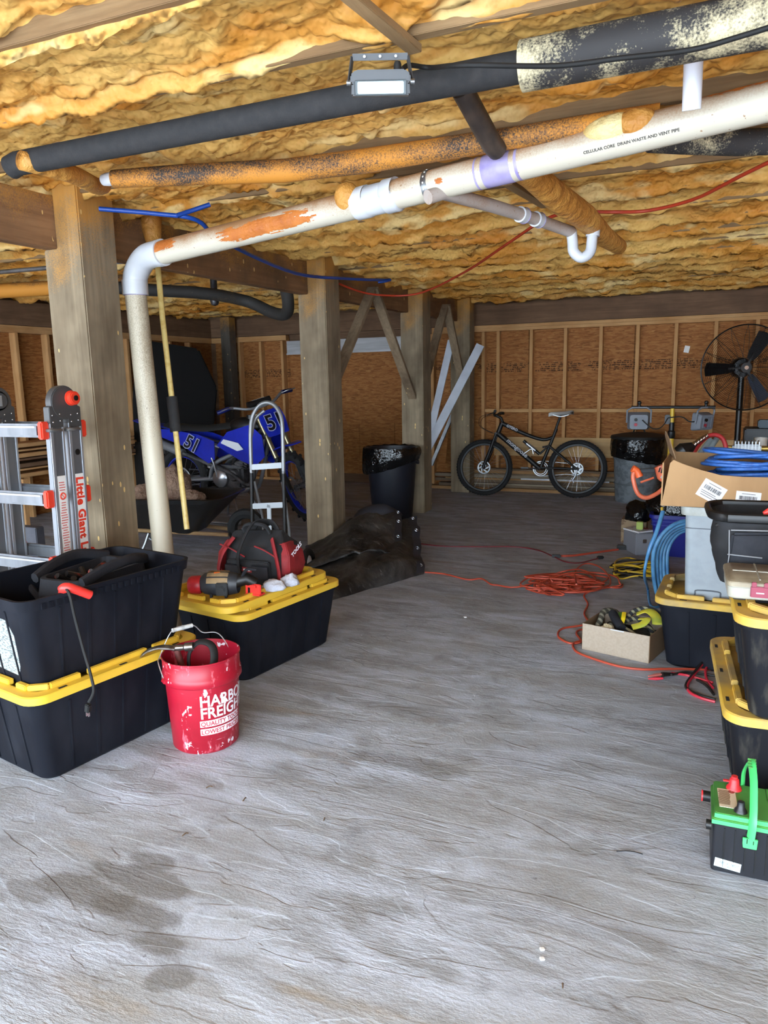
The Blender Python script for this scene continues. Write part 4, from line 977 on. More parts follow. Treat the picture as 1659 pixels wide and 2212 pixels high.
hb = tb('handlebar', [(WB-.16, -.32, .99), (WB-.14, -.2, .985), (WB-.12, -.09, .955), (WB-.12, .09, .955), (WB-.14, .2, .985), (WB-.16, .32, .99)], .0125, sp=4)
for s in (-1, 1):
    tb('grip', [(WB-.165, s*.32, .99), (WB-.145, s*.21, .986)], .017, BLKRUB, hb); tb('brake_lever', [(WB-.13, s*.19, .975), (WB-.075, s*.22, .955), (WB-.07, s*.29, .95)], .006, BLACK, hb, sp=3)
    tb('brake_cable', [(WB-.10, s*.15, .965), (WB+.04, s*.1, .93), (WB+.05, s*.05, .82), (WB-.1, s*.05, .74)], .0028, BLKRUB, hb, 6, 5)
sd_ = bpy.data.objects.new('saddle', None); COL.objects.link(sd_); sd_.parent = bike; sd_.location = (.20, 0, .955)
q = MB(); loops = []
for x, w_, z in ((-.14, .06, .03), (-.12, .075, .035), (-.05, .062, .022), (.03, .03, .018), (.11, .02, .015), (.14, .012, .006)):
    loops.append([(x, -w_, z-.012), (x, -w_*.6, z+.012), (x, 0, z+.016), (x, w_*.6, z+.012), (x, w_, z-.012), (x, w_*.5, z-.028), (x, -w_*.5, z-.028)])
loft(q, loops); q.build('saddle_shell', mat('saddle_grey', L(178, 176, 172), .5, 0, L(26, 26, 28), 3.0, .5, .54), sd_, ang=50); tb('saddle_rail', [(-.09, .02, 0), (.0, .02, -.022), (.09, .02, 0)], .004, SIL, sd_, 6, 3)
ck = bpy.data.objects.new('crankset', None); COL.objects.link(ck); ck.parent = bike; ck.location = BB
for rr_, nm in ((.085, 'chainring'), (.065, 'chainring')):
    q = MB(); q.torus(rr_, .006, T(0, -.05 if rr_ > .07 else -.04, 0) @ RX(PI/2), 36, 6, .5); q.build(nm, STEEL, ck)
for s in (-1, 1):
    e = Vector((s*.165, 0, .012)); e.y = .075*(1 if s > 0 else -1)
    tb('crank_arm', [(0, e.y*.85, 0), (e.x, e.y, e.z)], [.014, .010], BLACK, ck, flat=.6); q = MB(); q.box((e.x, e.y*1.5, e.z), (.09, .07, .016)); q.build('pedal', BLACK, ck, bev=.004)
q = MB(); q.tube(cr([(0, -.05, .085), (-.2, -.05, .075), (-.42, -.05, .05), (-.46, -.05, .0), (-.42, -.05, -.075), (-.3, -.05, -.06), (0, -.05, -.085), (.08, -.05, 0)], 5, True), .004, 6, True); q.build('chain', STEEL, ck)
q = MB(); q.cyl((0, -.03, WR), (0, -.055, WR), .045, 20); q.build('cassette', STEEL, bike); tb('derailleur', [(.0, .06, WR-.01), (.02, .062, .25), (.045, .062, .21), (.03, .062, .18)], .009, SIL, bike, 8, 3)
tb('bottle_cage', [(.60, .035, .51), (.52, .04, .56), (.5, .04, .50)], .004, SIL, bike, 6, 3)
# decals face the viewer (the bike's left flank, +y local)
d = (Vector(HB)-Vector(BB)).normalized(); 
def flank(name, txt, size, p0, d, off, m):
    yv = Vector((0, 1, 0)); z_ = d.cross(Vector((0, 1, 0)))
    xv = -d; nv = Vector((0, 1, 0)); yv = nv.cross(xv); Mx = Matrix((xv, yv, nv)).transposed().to_4x4(); Mx.translation = Vector(p0)
    return text(name, txt, size, m, bike, Mx, .0004, .0012)
p0 = Vector(BB)+d*.53; flank('down_tube_decal', 'mongoose', .072, p0+Vector((0, .031, 0))+Vector((-.012, 0, -.018)), d, 0, WDEC)
d2 = (Vector(HT)-Vector((.62, 0, .74))).normalized(); p0 = Vector(HT)-d2*.06+Vector((0, .027, -.014)); flank('top_tube_decal', 'OTERO', .042, p0, d2, 0, WDEC)

# ================================================================== dirt bike on a stand
BLU = mat('racing_blue', L(18, 32, 138), .3, 0, L(24, 44, 170), 4); BLUD = mat('dark_blue', L(14, 22, 84), .35); GRY = mat('engine_grey', L(96, 96, 98), .5, .6, L(60, 60, 62), 14); ALF = mat('frame_silver', L(142, 144, 148), .4, .6)
WHT = mat('white_plastic', L(206, 208, 212), .4)
db = thing('dirt_bike', 'blue dirt bike numbered 51 parked behind the posts', 'motorcycle', (-5.02, 6.26, .05), (0, math.radians(1), math.radians(-2)))
def moto_wheel(par, R, r, tw, name, loc, rot):
    w_ = bpy.data.objects.new(name, None); COL.objects.link(w_); w_.parent = par; w_.location = loc; w_.rotation_euler = rot
    q = MB(); q.torus(R-r, r, RX(PI/2), 40, 10, tw/r/2)
    nk = 40
    for k in range(nk):
        a = 2*PI*k/nk
        for j in ((-.7, .7) if k % 2 else (-.25, .25, )):
            q.box((math.cos(a)*(R-.002), j*tw*.5, math.sin(a)*(R-.002)), (.024, tw*.22, .022), Euler((0, -a+PI/2, 0)).to_matrix())
    q.build('tyre', TYRE, w_)
    q = MB(); q.lathe([(R-2*r-.004, -.022), (R-2*r+.012, -.026), (R-2*r+.008, 0), (R-2*r+.012, .026), (R-2*r-.004, .022), (R-2*r-.008, 0), (R-2*r-.004, -.022)], 40, RX(PI/2)); q.build('rim', BLU, w_)
    q = MB(); q.lathe([(.01, -.06), (.035, -.05), (.03, -.03), (.03, .03), (.035, .05), (.01, .06)], 18, RX(PI/2)); q.build('hub', GRY, w_)
    for k in range(18):
        a = 2*PI*k/18; b = a+(.35 if k % 2 else -.35); s = 1 if (k//2) % 2 else -1
        q = MB(); q.tube([(math.cos(b)*.032, s*.045, math.sin(b)*.032), (math.cos(a)*(R-2*r), 0, math.sin(a)*(R-2*r))], .002, 4); q.build('spoke', SIL, w_)
    q = MB(); q.torus(.115, .010, T(0, -.06, 0) @ RX(PI/2), 30, 6, .2); q.build('brake_disc', STEEL, w_)
    return w_
WBD = 1.48; RF, RRr = .345, .335
moto_wheel(db, RRr, .055, .13, 'rear_wheel', (0, 0, RRr+.03), (0, 0, 0))
# steering assembly pivots on the headstock
SA = math.radians(-34); hs = Vector((1.08, 0, .93))
sa = bpy.data.objects.new('steering', None); COL.objects.link(sa); sa.parent = db; sa.location = hs
sa.rotation_euler = (Matrix.Rotation(math.radians(-27), 3, 'Y') @ Matrix.Rotation(SA, 3, 'Z')).to_euler()
def sp_(p): return Vector(p)
moto_wheel(sa, RF, .042, .09, 'front_wheel', (.07, 0, -.66), (0, math.radians(0), 0))
for s in (-1, 1):
    tb('fork_slider', [(.05, s*.09, -.68), (.05, s*.09, -.30)], .024, BLKRUB, sa); tb('fork_tube', [(.05, s*.09, -.32), (.05, s*.09, .14)], .026, mat('fork_gold', L(150, 140, 110), .3, .8) if s < 0 else bpy.data.materials['fork_gold'], sa)
    tb('fork_guard', [(.085, s*.10, -.66), (.085, s*.10, -.36)], .032, BLACK, sa, flat=.35)
for z in (.10, -.08):
    q = MB(); q.box((.03, 0, z), (.09, .25, .035)); q.build('triple_clamp', ALF, sa, bev=.01)
# front plate with number
q = MB(); pl = [(-.11, -.13), (.11, -.13), (.13, .02), (.115, .13), (-.115, .13), (-.13, .02)]
loft(q, [[(.13+.02*math.cos(x*10), x, z) for x, z in pl], [(.145+.02*math.cos(x*10), x, z) for x, z in pl]]); q.build('number_plate', BLU, sa, bev=.004)
NUM = mat('black_number', L(14, 14, 20), .4); NOUT = mat('number_outline', L(150, 156, 190), .5)
def number(par, txt, size, Mx, shear=0.0):
    text('number_outline', txt, size, NOUT, par, Mx, .0006, .012, shear, .9, 'CENTER'); text('number', txt, size, NUM, par, Mx @ T(0, 0, .0012), .0006, .004, shear, .9, 'CENTER')
number(sa, '51', .21, T(.168, 0, -.07) @ RZ(PI/2) @ RX(PI/2))
q = MB(); loft(q, [[(x, y*w_, z) for y in (-1, -.5, 0, .5, 1)]+[(x, y*w_, z-.012) for y in (1, 0, -1)] for x, w_, z in ((-.22, .07, -.22), (-.05, .10, -.24), (.12, .10, -.24), (.30, .085, -.27), (.42, .05, -.31))]); q.build('front_fender', BLU, sa, ang=60)
hbm = tb('handlebar', [(-.06, -.40, .30), (-.02, -.28, .295), (.02, -.12, .22), (.02, .12, .22), (-.02, .28, .295), (-.06, .40, .30)], .014, ALF, sa, 12, 4)
for s in (-1, 1): tb('grip', [(-.065, s*.41, .30), (-.025, s*.29, .297)], .021, BLUD, hbm); tb('lever', [(.0, s*.27, .285), (.05, s*.32, .28), (.04, s*.40, .28)], .006, SIL, hbm, 8, 3)
tb('bar_pad', [(.01, -.12, .262), (.01, .12, .262)], .034, BLACK, sa, 12); text('bar_pad_print', 'YAMAHA', .034, WHT, sa, T(.036, 0, .270) @ RZ(PI/2) @ RX(PI/2-.3), .0004, .0005, align='CENTER')
# frame, engine
for s in (-1, 1):
    tb('frame_spar', [(1.02, s*.05, .90), (.80, s*.10, .70), (.50, s*.115, .56), (.42, s*.11, .40)], [.03, .034, .036, .03], ALF, db, 12, 4, .6); tb('down_cradle', [(1.05, s*.04, .84), (.92, s*.07, .42), (.80, s*.10, .29), (.45, s*.11, .29)], .020, ALF, db, 10, 4)
    tb('subframe', [(.55, s*.10, .72), (.1, s*.11, .80), (-.15, s*.10, .84)], .014, ALF, db); tb('swingarm', [(.0, s*.10, RRr+.03), (.25, s*.10, .38), (.46, s*.09, .40)], [.03, .036, .04], ALF, db, 12, 0, .6)
q = MB(); q.box((.64, 0, .42), (.34, .22, .24)); q.box((.76, 0, .60), (.15, .15, .20), (0, .2, 0)); q.build('engine_block', GRY, db, bev=.03)
q = MB(); q.lathe([(.001, .05), (.07, .045), (.088, .03), (.092, 0)], 26, T(.56, -.11, .41) @ RX(PI/2)); q.build('clutch_cover', SIL, db)
q = MB(); q.lathe([(.001, .04), (.05, .035), (.062, .02), (.066, 0)], 22, T(.72, -.11, .45) @ RX(PI/2)); q.build('ignition_cover', GRY, db)
for i in range(6):
    q = MB(); q.box((.76, 0, .53+i*.028), (.17, .17, .007), (0, .2, 0)); q.build('cooling_fin', GRY, db)
tb('exhaust', [(.84, -.06, .62), (.95, -.10, .52), (.90, -.13, .36), (.70, -.14, .47), (.40, -.11, .55), (.1, -.12, .64)], .022, GRY, db, 12, 6); tb('silencer', [(.10, -.12, .64), (-.22, -.12, .74)], .045, ALF, db, 14)
tb('radiator_hose', [(.86, -.09, .76), (.80, -.13, .66), (.72, -.12, .58)], .015, BLKRUB, db, 10, 4)
tb('kick_starter', [(.54, -.15, .42), (.52, -.17, .55), (.50, -.18, .62)], .009, SIL, db, 8, 3); q = MB(); q.box((.50, -.19, .32), (.06, .10, .02)); q.build('foot_peg', GRY, db, bev=.004)
q = MB(); q.cyl((.37, -.04, .50), (.45, -.04, .74), .035, 14); q.build('rear_shock', SIL, db)
# bodywork
def shell(name, pts, y0, y1, m, bulge=.02, par=db):
    for s in (-1, 1):
        q = MB(); q.prism(pts, .008, T(0, s*(y0+y1)/2, 0) @ RX(PI/2)); 
        for v in q.v: v.y += s*bulge*math.sin((v.z*5+v.x*3))
        q.build(name, m, par, bev=.003)
shell('side_panel', [(-.18, .80), (.10, .72), (.42, .55), (.50, .60), (.50, .78), (.30, .84), (-.05, .88), (-.20, .88)], .135, .135, BLU, .012)
shell('radiator_shroud', [(.55, .74), (.80, .62), (1.00, .55), (1.14, .66), (1.12, .86), (.98, .96), (.70, .88)], .16, .18, BLU, .02)
shell('shroud_stripe', [(.62, .77), (.82, .70), (.90, .72), (.84, .78), (.66, .81)], .190, .190, WHT, .02)
number(db, '51', .20, T(.21, -.158, .69) @ RX(PI/2) @ RZ(-.42), .15)
q = MB(); loft(q, [[(x, -w_, z-.05), (x, -w_*.8, z), (x, 0, z+.015), (x, w_*.8, z), (x, w_, z-.05)] for x, w_, z in ((-.18, .09, .93), (.05, .10, .92), (.35, .085, .915), (.62, .06, .95), (.86, .05, 1.0))]); q.build('seat', BLKRUB, db, ang=60)
q = MB(); q.ball((.80, 0, .93), (.20, .085, .09), 18, 12); q.build('fuel_tank', BLACK, db); q = MB(); q.cyl((.86, 0, 1.0), (.86, 0, 1.04), .04, 18); q.build('fuel_cap', BLACK, db)
q = MB(); loft(q, [[(x, y*w_, z-.02*abs(y)) for y in (-1, -.5, 0, .5, 1)]+[(x, y*w_, z-.014) for y in (1, 0, -1)] for x, w_, z in ((.05, .11, .88), (-.25, .11, .93), (-.50, .10, .95), (-.62, .06, .97))]); q.build('rear_fender', BLU, db, ang=60)
tb('chain', [(.0, .07, .45), (.46, .07, .45), (.5, .07, .40), (.46, .07, .36), (.0, .07, .28)], .008, STEEL, db, 6, 3)
# stand
sn = thing('bike_stand', 'grey tubular stand under the dirt bike engine', 'stand', (-4.40, 6.22, 0))
for s in (-1, 1):
    q = MB(); q.tube(cr([(s*.20, -.19, .016), (s*.19, -.17, .08), (s*.11, -.12, .29), (s*.11, .12, .29), (s*.19, .17, .08), (s*.20, .19, .016)], 5), .014, 10); q.build('leg', STEEL, sn, ang=60)
q = MB(); q.box((0, 0, .31), (.36, .26, .016)); q.build('top_plate', STEEL, sn, bev=.003)
for y in (-.19, .19):
    q = MB(); q.tube([(-.2, y, .016), (.2, y, .016)], .014, 10); q.build('foot_bar', STEEL, sn)

# ================================================================== hand truck
HTK = mat('hand_truck_grey', L(140, 142, 144), .4, .5); HTB = mat('hand_truck_black', L(16, 16, 18), .5)
ht = thing('hand_truck', 'grey and black steel hand truck with looped handle behind the contractor bag', 'hand truck', (-2.845, 4.42, 0), (math.radians(-3), 0, math.radians(6)))
for s in (-1, 1): 
    q = MB(); q.tube([(s*.13, 0, .10), (s*.125, 0, .78)], .0145, 12); q.build('side_rail', HTB, ht)
q = MB(); q.tube(cr([(-.125, 0, .76), (-.125, 0, 1.02), (-.11, .01, 1.16), (-.045, .02, 1.245), (.045, .02, 1.245), (.11, .01, 1.16), (.125, 0, 1.02), (.125, 0, .76)], 7), .0145, 12); q.build('loop_handle', HTK, ht, ang=60)
q = MB(); q.tube(cr([(-.125, .012, 1.02), (-.11, .05, 1.14), (-.05, .075, 1.20)], 5), .012, 10); q.build('rear_loop', HTK, ht)
for z in (.80, .52):
    q = MB(); q.bar((-.135, -.005, z), (.135, -.005, z+.02), .012, .04); q.build('cross_bar', HTK, ht, bev=.003)
q = MB(); q.bar((.01, -.006, .54), (.015, -.006, .09), .032, .010, (0, 1, 0)); q.build('center_strut', HTK, ht, bev=.002)
for s in (-1, 1): q = MB(); q.tube([(s*.11, .01, .70), (s*.10, .12, .40), (s*.12, .13, .12)], .010, 8); q.build('axle_brace', HTK, ht)
q = MB(); q.box((0, -.12, .012), (.36, .24, .006)); q.build('toe_plate', HTB, ht); q = MB(); q.tube([(-.30, .13, .105), (.26, .13, .105)], .009, 10); q.build('axle', STEEL, ht)
for s in (-1, 1):
    wl_ = bpy.data.objects.new('wheel', None); COL.objects.link(wl_); wl_.parent = ht; wl_.location = (s*.27-.03, .13, .105)
    q = MB(); q.torus(.078, .027, RY(PI/2), 28, 10); q.build('tyre', TYRE, wl_); q = MB(); q.lathe([(.012, -.03), (.02, -.026), (.052, -.012), (.056, 0), (.052, .012), (.02, .026), (.012, .03)], 24, RY(PI/2)); q.build('wheel_disc', WHT, wl_)

# ================================================================== wheelbarrow with old insulation
wbw = thing('wheelbarrow', 'black plastic wheelbarrow tray heaped with old insulation', 'wheelbarrow', (-4.20, 5.02, 0), math.radians(14))
WBM = mat('black_poly_tray', L(25, 25, 26), .45, 0, L(42, 42, 43), 6, .5, .8)
q = MB(); R4 = lambda w_, l_, cx, z, r: [(x+cx, y, z) for x, y in rrect(w_, l_, r, 5)]
loft(q, [R4(.55, .36, .0, .16, .08), R4(.62, .42, .0, .20, .1), R4(1.10, .64, .02, .46, .12), R4(1.15, .69, .02, .47, .13), R4(1.12, .66, .02, .475, .12), R4(.62, .40, 0, .215, .1)]); q.build('tray', WBM, wbw, ang=45)
for s in (-1, 1):
    q = MB(); q.tube([(-.75, s*.28, .48), (-.3, s*.24, .20), (.55, s*.10, .14)], .017, 8); q.build('handle', wood('ash_handle', L(150, 120, 84), L(170, 140, 100), L(130, 100, 70), 'X') if s < 0 else bpy.data.materials['ash_handle'], wbw); q = MB(); q.tube(cr([(-.30, s*.22, .2), (-.34, s*.24, .02), (-.18, s*.24, .012), (-.1, s*.22, .17)], 4), .013, 8); q.build('leg', STEEL, wbw)
q = MB(); q.torus(.13, .045, T(.68, 0, .175) @ RX(PI/2), 26, 8); q.build('front_tyre', TYRE, wbw); q = MB(); q.cyl((.68, -.1, .175), (.68, .1, .175), .02, 10); q.build('axle', STEEL, wbw)
INS = mat('old_insulation', L(148, 121, 102), .95, 0, L(114, 89, 74), 7, .35, .7, bmp=1.0, bs=30, bd=.03)
for i, (c, r, lab) in enumerate((((-4.25, 5.10, .36), (.20, .17, .24), 'torn pinkish insulation wad heaped in the wheelbarrow'), ((-4.50, 5.02, .33), (.16, .15, .15), 'small insulation wad low in the tray beside the ladder'), ((-3.98, 5.05, .33), (.12, .12, .13), 'pale insulation scrap at the near tip of the tray'))):
    crumple('insulation_wad', c, r, INS, lab, 'insulation', 11+i*5)

# ================================================================== black plastic trash can with liner
def liner(par, R0, z0, drop0, drop1, ph, m, name='bin_liner'):
    q = MB(); n = 64; rows = []
    for i in range(9):
        k = i/8; ring_ = []
        for j in range(n):
            a = 2*PI*j/n; dr_ = drop0+(drop1-drop0)*(.5+.5*math.cos(a-ph)); fold = .012*mn.noise(Vector((math.cos(a)*5, math.sin(a)*5, k*2+ph)))+.006*math.sin(a*17+k*5)
            if k < .25: r = R0-.02+.035*(k/.25); z = z0-.04+.05*math.sin(k/.25*PI/2)
            else: kk = (k-.25)/.75; r = R0+.016+fold*(.5+kk)+.012*math.sin(kk*PI)-.01*kk; z = z0+.01-dr_*kk+fold*.6
            ring_.append((r*math.cos(a), r*math.sin(a), z))
        rows.append(ring_)
    loft(q, [[(.001*math.cos(2*PI*j/n), .001*math.sin(2*PI*j/n), z0-.10) for j in range(n)]]+[[(.8*R0*math.cos(2*PI*j/n), .8*R0*math.sin(2*PI*j/n), z0-.09+.02*mn.noise(Vector((math.cos(2*PI*j/n)*3, math.sin(2*PI*j/n)*3, 1)))) for j in range(n)]]+rows, False, False)
    return q.build(name, m, par, ang=80)
LINER = mat('glossy_bin_liner', L(12, 12, 13), .16, bmp=.6, bs=22, bd=.02)
CANP = mat('navy_black_can', L(21, 23, 32), .45)
tc_ = thing('trash_can', 'round black plastic trash can with a draped bin liner', 'trash can', (-2.90, 6.84, 0))
q = MB(); q.lathe([(0, 0), (.19, 0), (.20, .012), (.255, .68), (.272, .685), (.272, .72), (.25, .72), (.24, .66), (.19, .02), (0, .02)], 40); q.build('barrel', CANP, tc_, ang=45)
for s in (0, PI):
    q = MB(); q.tube(cr([(.262*math.cos(s+.2), .262*math.sin(s+.2), .60), (.285*math.cos(s), .285*math.sin(s), .575), (.262*math.cos(s-.2), .262*math.sin(s-.2), .60)], 5), .012, 8); q.build('handle', CANP, tc_)
liner(tc_, .268, .72, .12, .27, math.radians(200), LINER)
GALV = m_spray('galvanised_can_metal', L(118, 124, 128), L(88, 94, 98), .45, .6, 16, .5, False)
gc = thing('steel_trash_can', 'galvanised steel trash can with black lid and liner', 'trash can', (-.70, 8.66, 0))
q = MB(); prof = [(0, 0), (.225, 0), (.23, .01)]+[(.23+.04*k/10, .01+.66*k/10) for k in range(1, 11)]+[(.28, .675), (.28, .69), (.26, .69), (.22, .02), (0, .02)]; q.lathe(prof, 44); q.build('barrel', GALV, gc, ang=45)
for z in (.20, .48): q = MB(); q.torus(.235+.04*z/.68, .006, T(0, 0, z), 44, 6); q.build('bead', GALV, gc)
liner(gc, .275, .69, .20, .30, math.radians(20), LINER)
q = MB(); q.lathe([(.300, .70), (.302, .715), (.295, .73), (.20, .75), (.08, .765), (.001, .77)], 40); ldd = q.build('lid', BLKRUB, gc, ang=50); q = MB(); q.tube(cr([(-.06, 0, .765), (-.04, 0, .80), (.04, 0, .80), (.06, 0, .765)], 4), .009, 8); q.build('lid_handle', BLACK, ldd)

# ================================================================== crumpled black tarp
def m_tarp():
    m, nt, b = newmat('dusty_black_tarp'); v = coords(nt)
    c = mix(nt, ramp(nt, noise(nt, v, 3.0, 6, .7, 1.2), [(.44, 0.0), (.70, .6)]), L(16, 16, 17), L(92, 88, 84))
    c = mix(nt, ramp(nt, noise(nt, coords(nt, (1, 5, 1), (0, 0, .6)), 7, 6, .75, .6), [(.57, 0.0), (.68, .65)]), c, L(140, 137, 134))
    nt.links.new(c, b.inputs['Base Color']); b.inputs['Roughness'].default_value = .5
    bump(nt, b, noise(nt, v, 9, 6, .65, .5), .5, .02); return m
TARP = m_tarp(); SEAM = mat('tarp_hem', L(40, 41, 48), .6)
tp_ = thing('folded_tarp', 'crumpled dusty black tarp with metal eyelets heaped at the post', 'tarp', (-2.5, 4.9, 0))
O_ = Vector((-2.5, 4.9, 0))
def tarp_layer(name, c00, c10, c11, c01, hfun, seed, nu=56, nv=44, thick=.014):
    q = MB(); c = [Vector(p)-O_ for p in (c00, c10, c11, c01)]; top = []
    for j in range(nv+1):
        for i in range(nu+1):
            u, v_ = i/nu, j/nv; p = (c[0]*(1-u)+c[1]*u)*(1-v_)+(c[3]*(1-u)+c[2]*u)*v_
            w1 = mn.noise(Vector((u*5+seed, v_*5, 0))); w2 = mn.noise(Vector((u*13, v_*9+seed, 4)))
            z = hfun(u, v_)+(.030*w1+.012*w2)*min(1, hfun(u, v_)/.06)
            top.append(Vector((p.x+.02*w1, p.y+.02*w2, max(z, .006))))
    n1 = nu+1; N = len(top)
    vs = top+[Vector((p.x, p.y, max(p.z-thick, .0))) for p in top]
    fs = [(j*n1+i, j*n1+i+1, (j+1)*n1+i+1, (j+1)*n1+i) for j in range(nv) for i in range(nu)]
    fs += [(N+(j+1)*n1+i, N+(j+1)*n1+i+1, N+j*n1+i+1, N+j*n1+i) for j in range(nv) for i in range(nu)]
    bd = [i for i in range(n1)]+[j*n1+nu for j in range(1, nv+1)]+[nv*n1+i for i in range(nu-1, -1, -1)]+[j*n1 for j in range(nv-1, 0, -1)]
    fs += [(bd[k], bd[k-1], N+bd[k-1], N+bd[k]) for k in range(len(bd))]
    q.add(vs, fs); return q.build(name, TARP, tp_, ang=70), top, n1
# u runs from the left tail to the right hem, v from the front edge to the back
def sst(a, b, x): t = min(1, max(0, (x-a)/(b-a))); return t*t*(3-2*t)
def hA(u, v):
    lf = .30+.70*min(1, u/.45); s_ = sst(.72, 1, u)
    return .012+lf*((1-s_)*(.10*math.sqrt(min(1, v/.10))+.10*v)+s_*.23*v)
hB = lambda u, v: hA(u, min(1, v+.12))+.045+.06*math.exp(-((u-.66)/.3)**2-((v-.80)/.35)**2)+.018*math.sin(u*9+v*3)*v
lower, topA, nA = tarp_layer('lower_fold', (-2.25, 3.92, 0), (-1.84, 4.90, 0), (-2.24, 5.82, 0), (-2.90, 5.05, 0), hA, 2)
upper, topB, nB = tarp_layer('upper_fold', (-2.56, 4.40, 0), (-2.06, 5.02, 0), (-2.34, 5.70, 0), (-2.86, 4.98, 0), hB, 5)
for nm, top, n1 in (('lower_hem', topA, nA), ('upper_hem', topB, nB)):
    q = MB(); nv = len(top)//n1
    for off0, off1 in ((.0, .07),):
        rows = []
        for j in range(nv):
            a = top[j*n1+n1-1]; b = top[j*n1+n1-5]; rows.append((a+Vector((.003, -.003, .004)), b+Vector((0, 0, .006))))
        q.add([p for r_ in rows for p in r_], [(2*j, 2*j+2, 2*j+3, 2*j+1) for j in range(nv-1)])
    hem = q.build(nm, SEAM, tp_)
    for j in range(4, nv, 13):
        p = top[j*n1+n1-3]; q = MB(); q.torus(.013, .0035, T(p.x, p.y, p.z+.008) @ RX(.3) @ RY(.35), 16, 6); q.build('eyelet', SIL, hem)
q = MB(); q.tube(cr([Vector((-2.70, 5.50, .12))-O_, Vector((-2.66, 5.62, .26))-O_, Vector((-2.50, 5.68, .29))-O_, Vector((-2.36, 5.72, .22))-O_], 6), [.05, .07, .08, .06], 12, flat=.6); q.build('rear_roll', SEAM, tp_, ang=70)

# ================================================================== things along the far walls
# black cloth-covered frame by the left wall
q = MB(); pl = [(-.52, 0), (.50, 0), (.56, .38), (.60, .62), (.36, 1.12), (-.30, 1.20), (-.40, 1.16), (-.50, .5)]
q.prism(pl, .20); 
o = q.build('covered_panel', mat('matte_black_cover', L(6, 6, 7), .9), None, bev=.03, recenter=False); o.rotation_euler = (PI/2, 0, math.radians(68)); o.location = (-6.15, 7.55, .70)
tag(o, 'tall matte black cloth-covered slab near the left stud wall', 'covered slab')
q = MB(); q.box((-6.15, 7.55, .35), (.5, 1.0, .70)); tag(q.build('dark_crate', mat('dark_crate', L(34, 30, 28), .8), None, bev=.01), 'dark crate under the black cloth-covered slab', 'crate')
# lumber stack at the foot of the back wall
lum = [wood('lumber_a', L(150, 112, 72), L(176, 136, 92), L(128, 94, 62), 'X'), wood('lumber_b', L(110, 92, 74), L(134, 114, 92), L(92, 76, 60), 'X'), wood('lumber_c', L(140, 126, 106), L(162, 148, 126), L(120, 108, 92), 'X')]
rows = [(0, -3.25, -.45, .038, .14, 0, 0), (0, -3.15, -.50, .038, .09, 1, .0), (1, -2.9, -.55, .019, .14, 2, 0), (2, -3.2, -.6, .038, .09, 1, 0), (3, -3.05, -.40, .019, .12, 0, 0), (4, -3.2, -.45, .038, .09, 2, 0), (5, -2.75, -.5, .019, .10, 1, 0), (6, -2.9, -.6, .038, .089, 0, 0), (7, -2.6, -.5, .019, .09, 1, 0)]
z = 0; labs = ['brown plank lying on the floor at the back wall', 'grey-brown plank second from the floor in the wall lumber stack', 'thin pale board in the lower part of the wall lumber stack', 'grey plank midway up the wall lumber stack', 'thin brown board midway up the wall lumber stack', 'pale weathered plank in the upper half of the wall lumber stack', 'thin dark board near the top of the wall lumber stack', 'brown plank second from the top of the wall lumber stack', 'thin board topmost of the wall lumber stack']
for i, (lv, x0, x1, h, d, mi, _) in enumerate(rows):
    q = MB(); yc = YW-.02-d/2; q.box(((x0+x1)/2, yc-.001*i, z+h/2), (x1-x0, d, h)); tag(q.build('plank', lum[mi], None, bev=.003), labs[i], 'plank', 'planks stacked along the back wall'); z += h+.001
q = MB(); q.tube([(-2.05, 8.83, z-.10), (-1.02, 8.85, z-.105)], .011, 10); tag(q.build('white_conduit', PVCW, None), 'thin white conduit lying in front of the wall lumber stack', 'conduit')
# boards leaning in the corner behind the braces
def lean(a, b, w_, t_, m, lab, nm='leaning_board', nrm=(0, -1, 0)):
    q = MB(); q.bar(a, b, w_, t_, nrm); return tag(q.build(nm, m, None, bev=.002), lab, 'board')
WB_ = mat('white_trim_board', L(196, 200, 208), .45, 0, L(172, 176, 186), 3)
def wp(x, y, Y): d = ray(x, y); return CAMPOS + d*(Y/d.y)
lean(wp(975, 735, 8.62), wp(918, 985, 8.30), .085, .016, WB_, 'tall white trim board standing steeply behind the braced posts')
lean(wp(1038, 745, 8.60), wp(900, 1015, 8.22), .10, .016, WB_, 'white trim board leaning diagonally across the last post')
lean(wp(988, 870, 8.93), wp(932, 1005, 8.80), .04, .04, STEEL, 'grey steel channel leaning behind the white boards', 'steel_channel')
lean(wp(975, 720, 8.98), wp(955, 1000, 8.92), .10, .012, OSB, 'narrow particle board offcut standing behind the white boards')
# boards and boxes along the left wall, seen past the ladder
for i, (y0, y1, z, m) in enumerate(((5.0, 6.9, .82, STUDY), (5.0, 6.9, .72, STUDY), (5.1, 6.9, .62, HDRY), (5.0, 6.8, .52, STUDY))):
    q = MB(); q.box((-6.35, (y0+y1)/2, z), (.25, y1-y0, .04)); tag(q.build('stacked_board', m, None, bev=.003), ['uppermost board of the pile beside the left stud wall', 'second board down in the pile beside the left stud wall', 'dark board in the pile beside the left stud wall', 'lowest board of the pile beside the left stud wall'][i], 'board', 'boards piled by the left wall')
for i, y in enumerate((5.25, 6.55)):
    q = MB(); 
    q.box((-6.35, y, .47), (.4, .06, .05)); q.box((-6.5, y, .22), (.05, .05, .45)); q.box((-6.2, y, .22), (.05, .05, .45)); q.box((-6.35, y, .2), (.3, .03, .05))
    tag(q.build('saw_horse', STUD, None, bev=.002), ['wooden trestle at the near end of the left board pile', 'wooden trestle at the far end of the left board pile'][i], 'trestle')
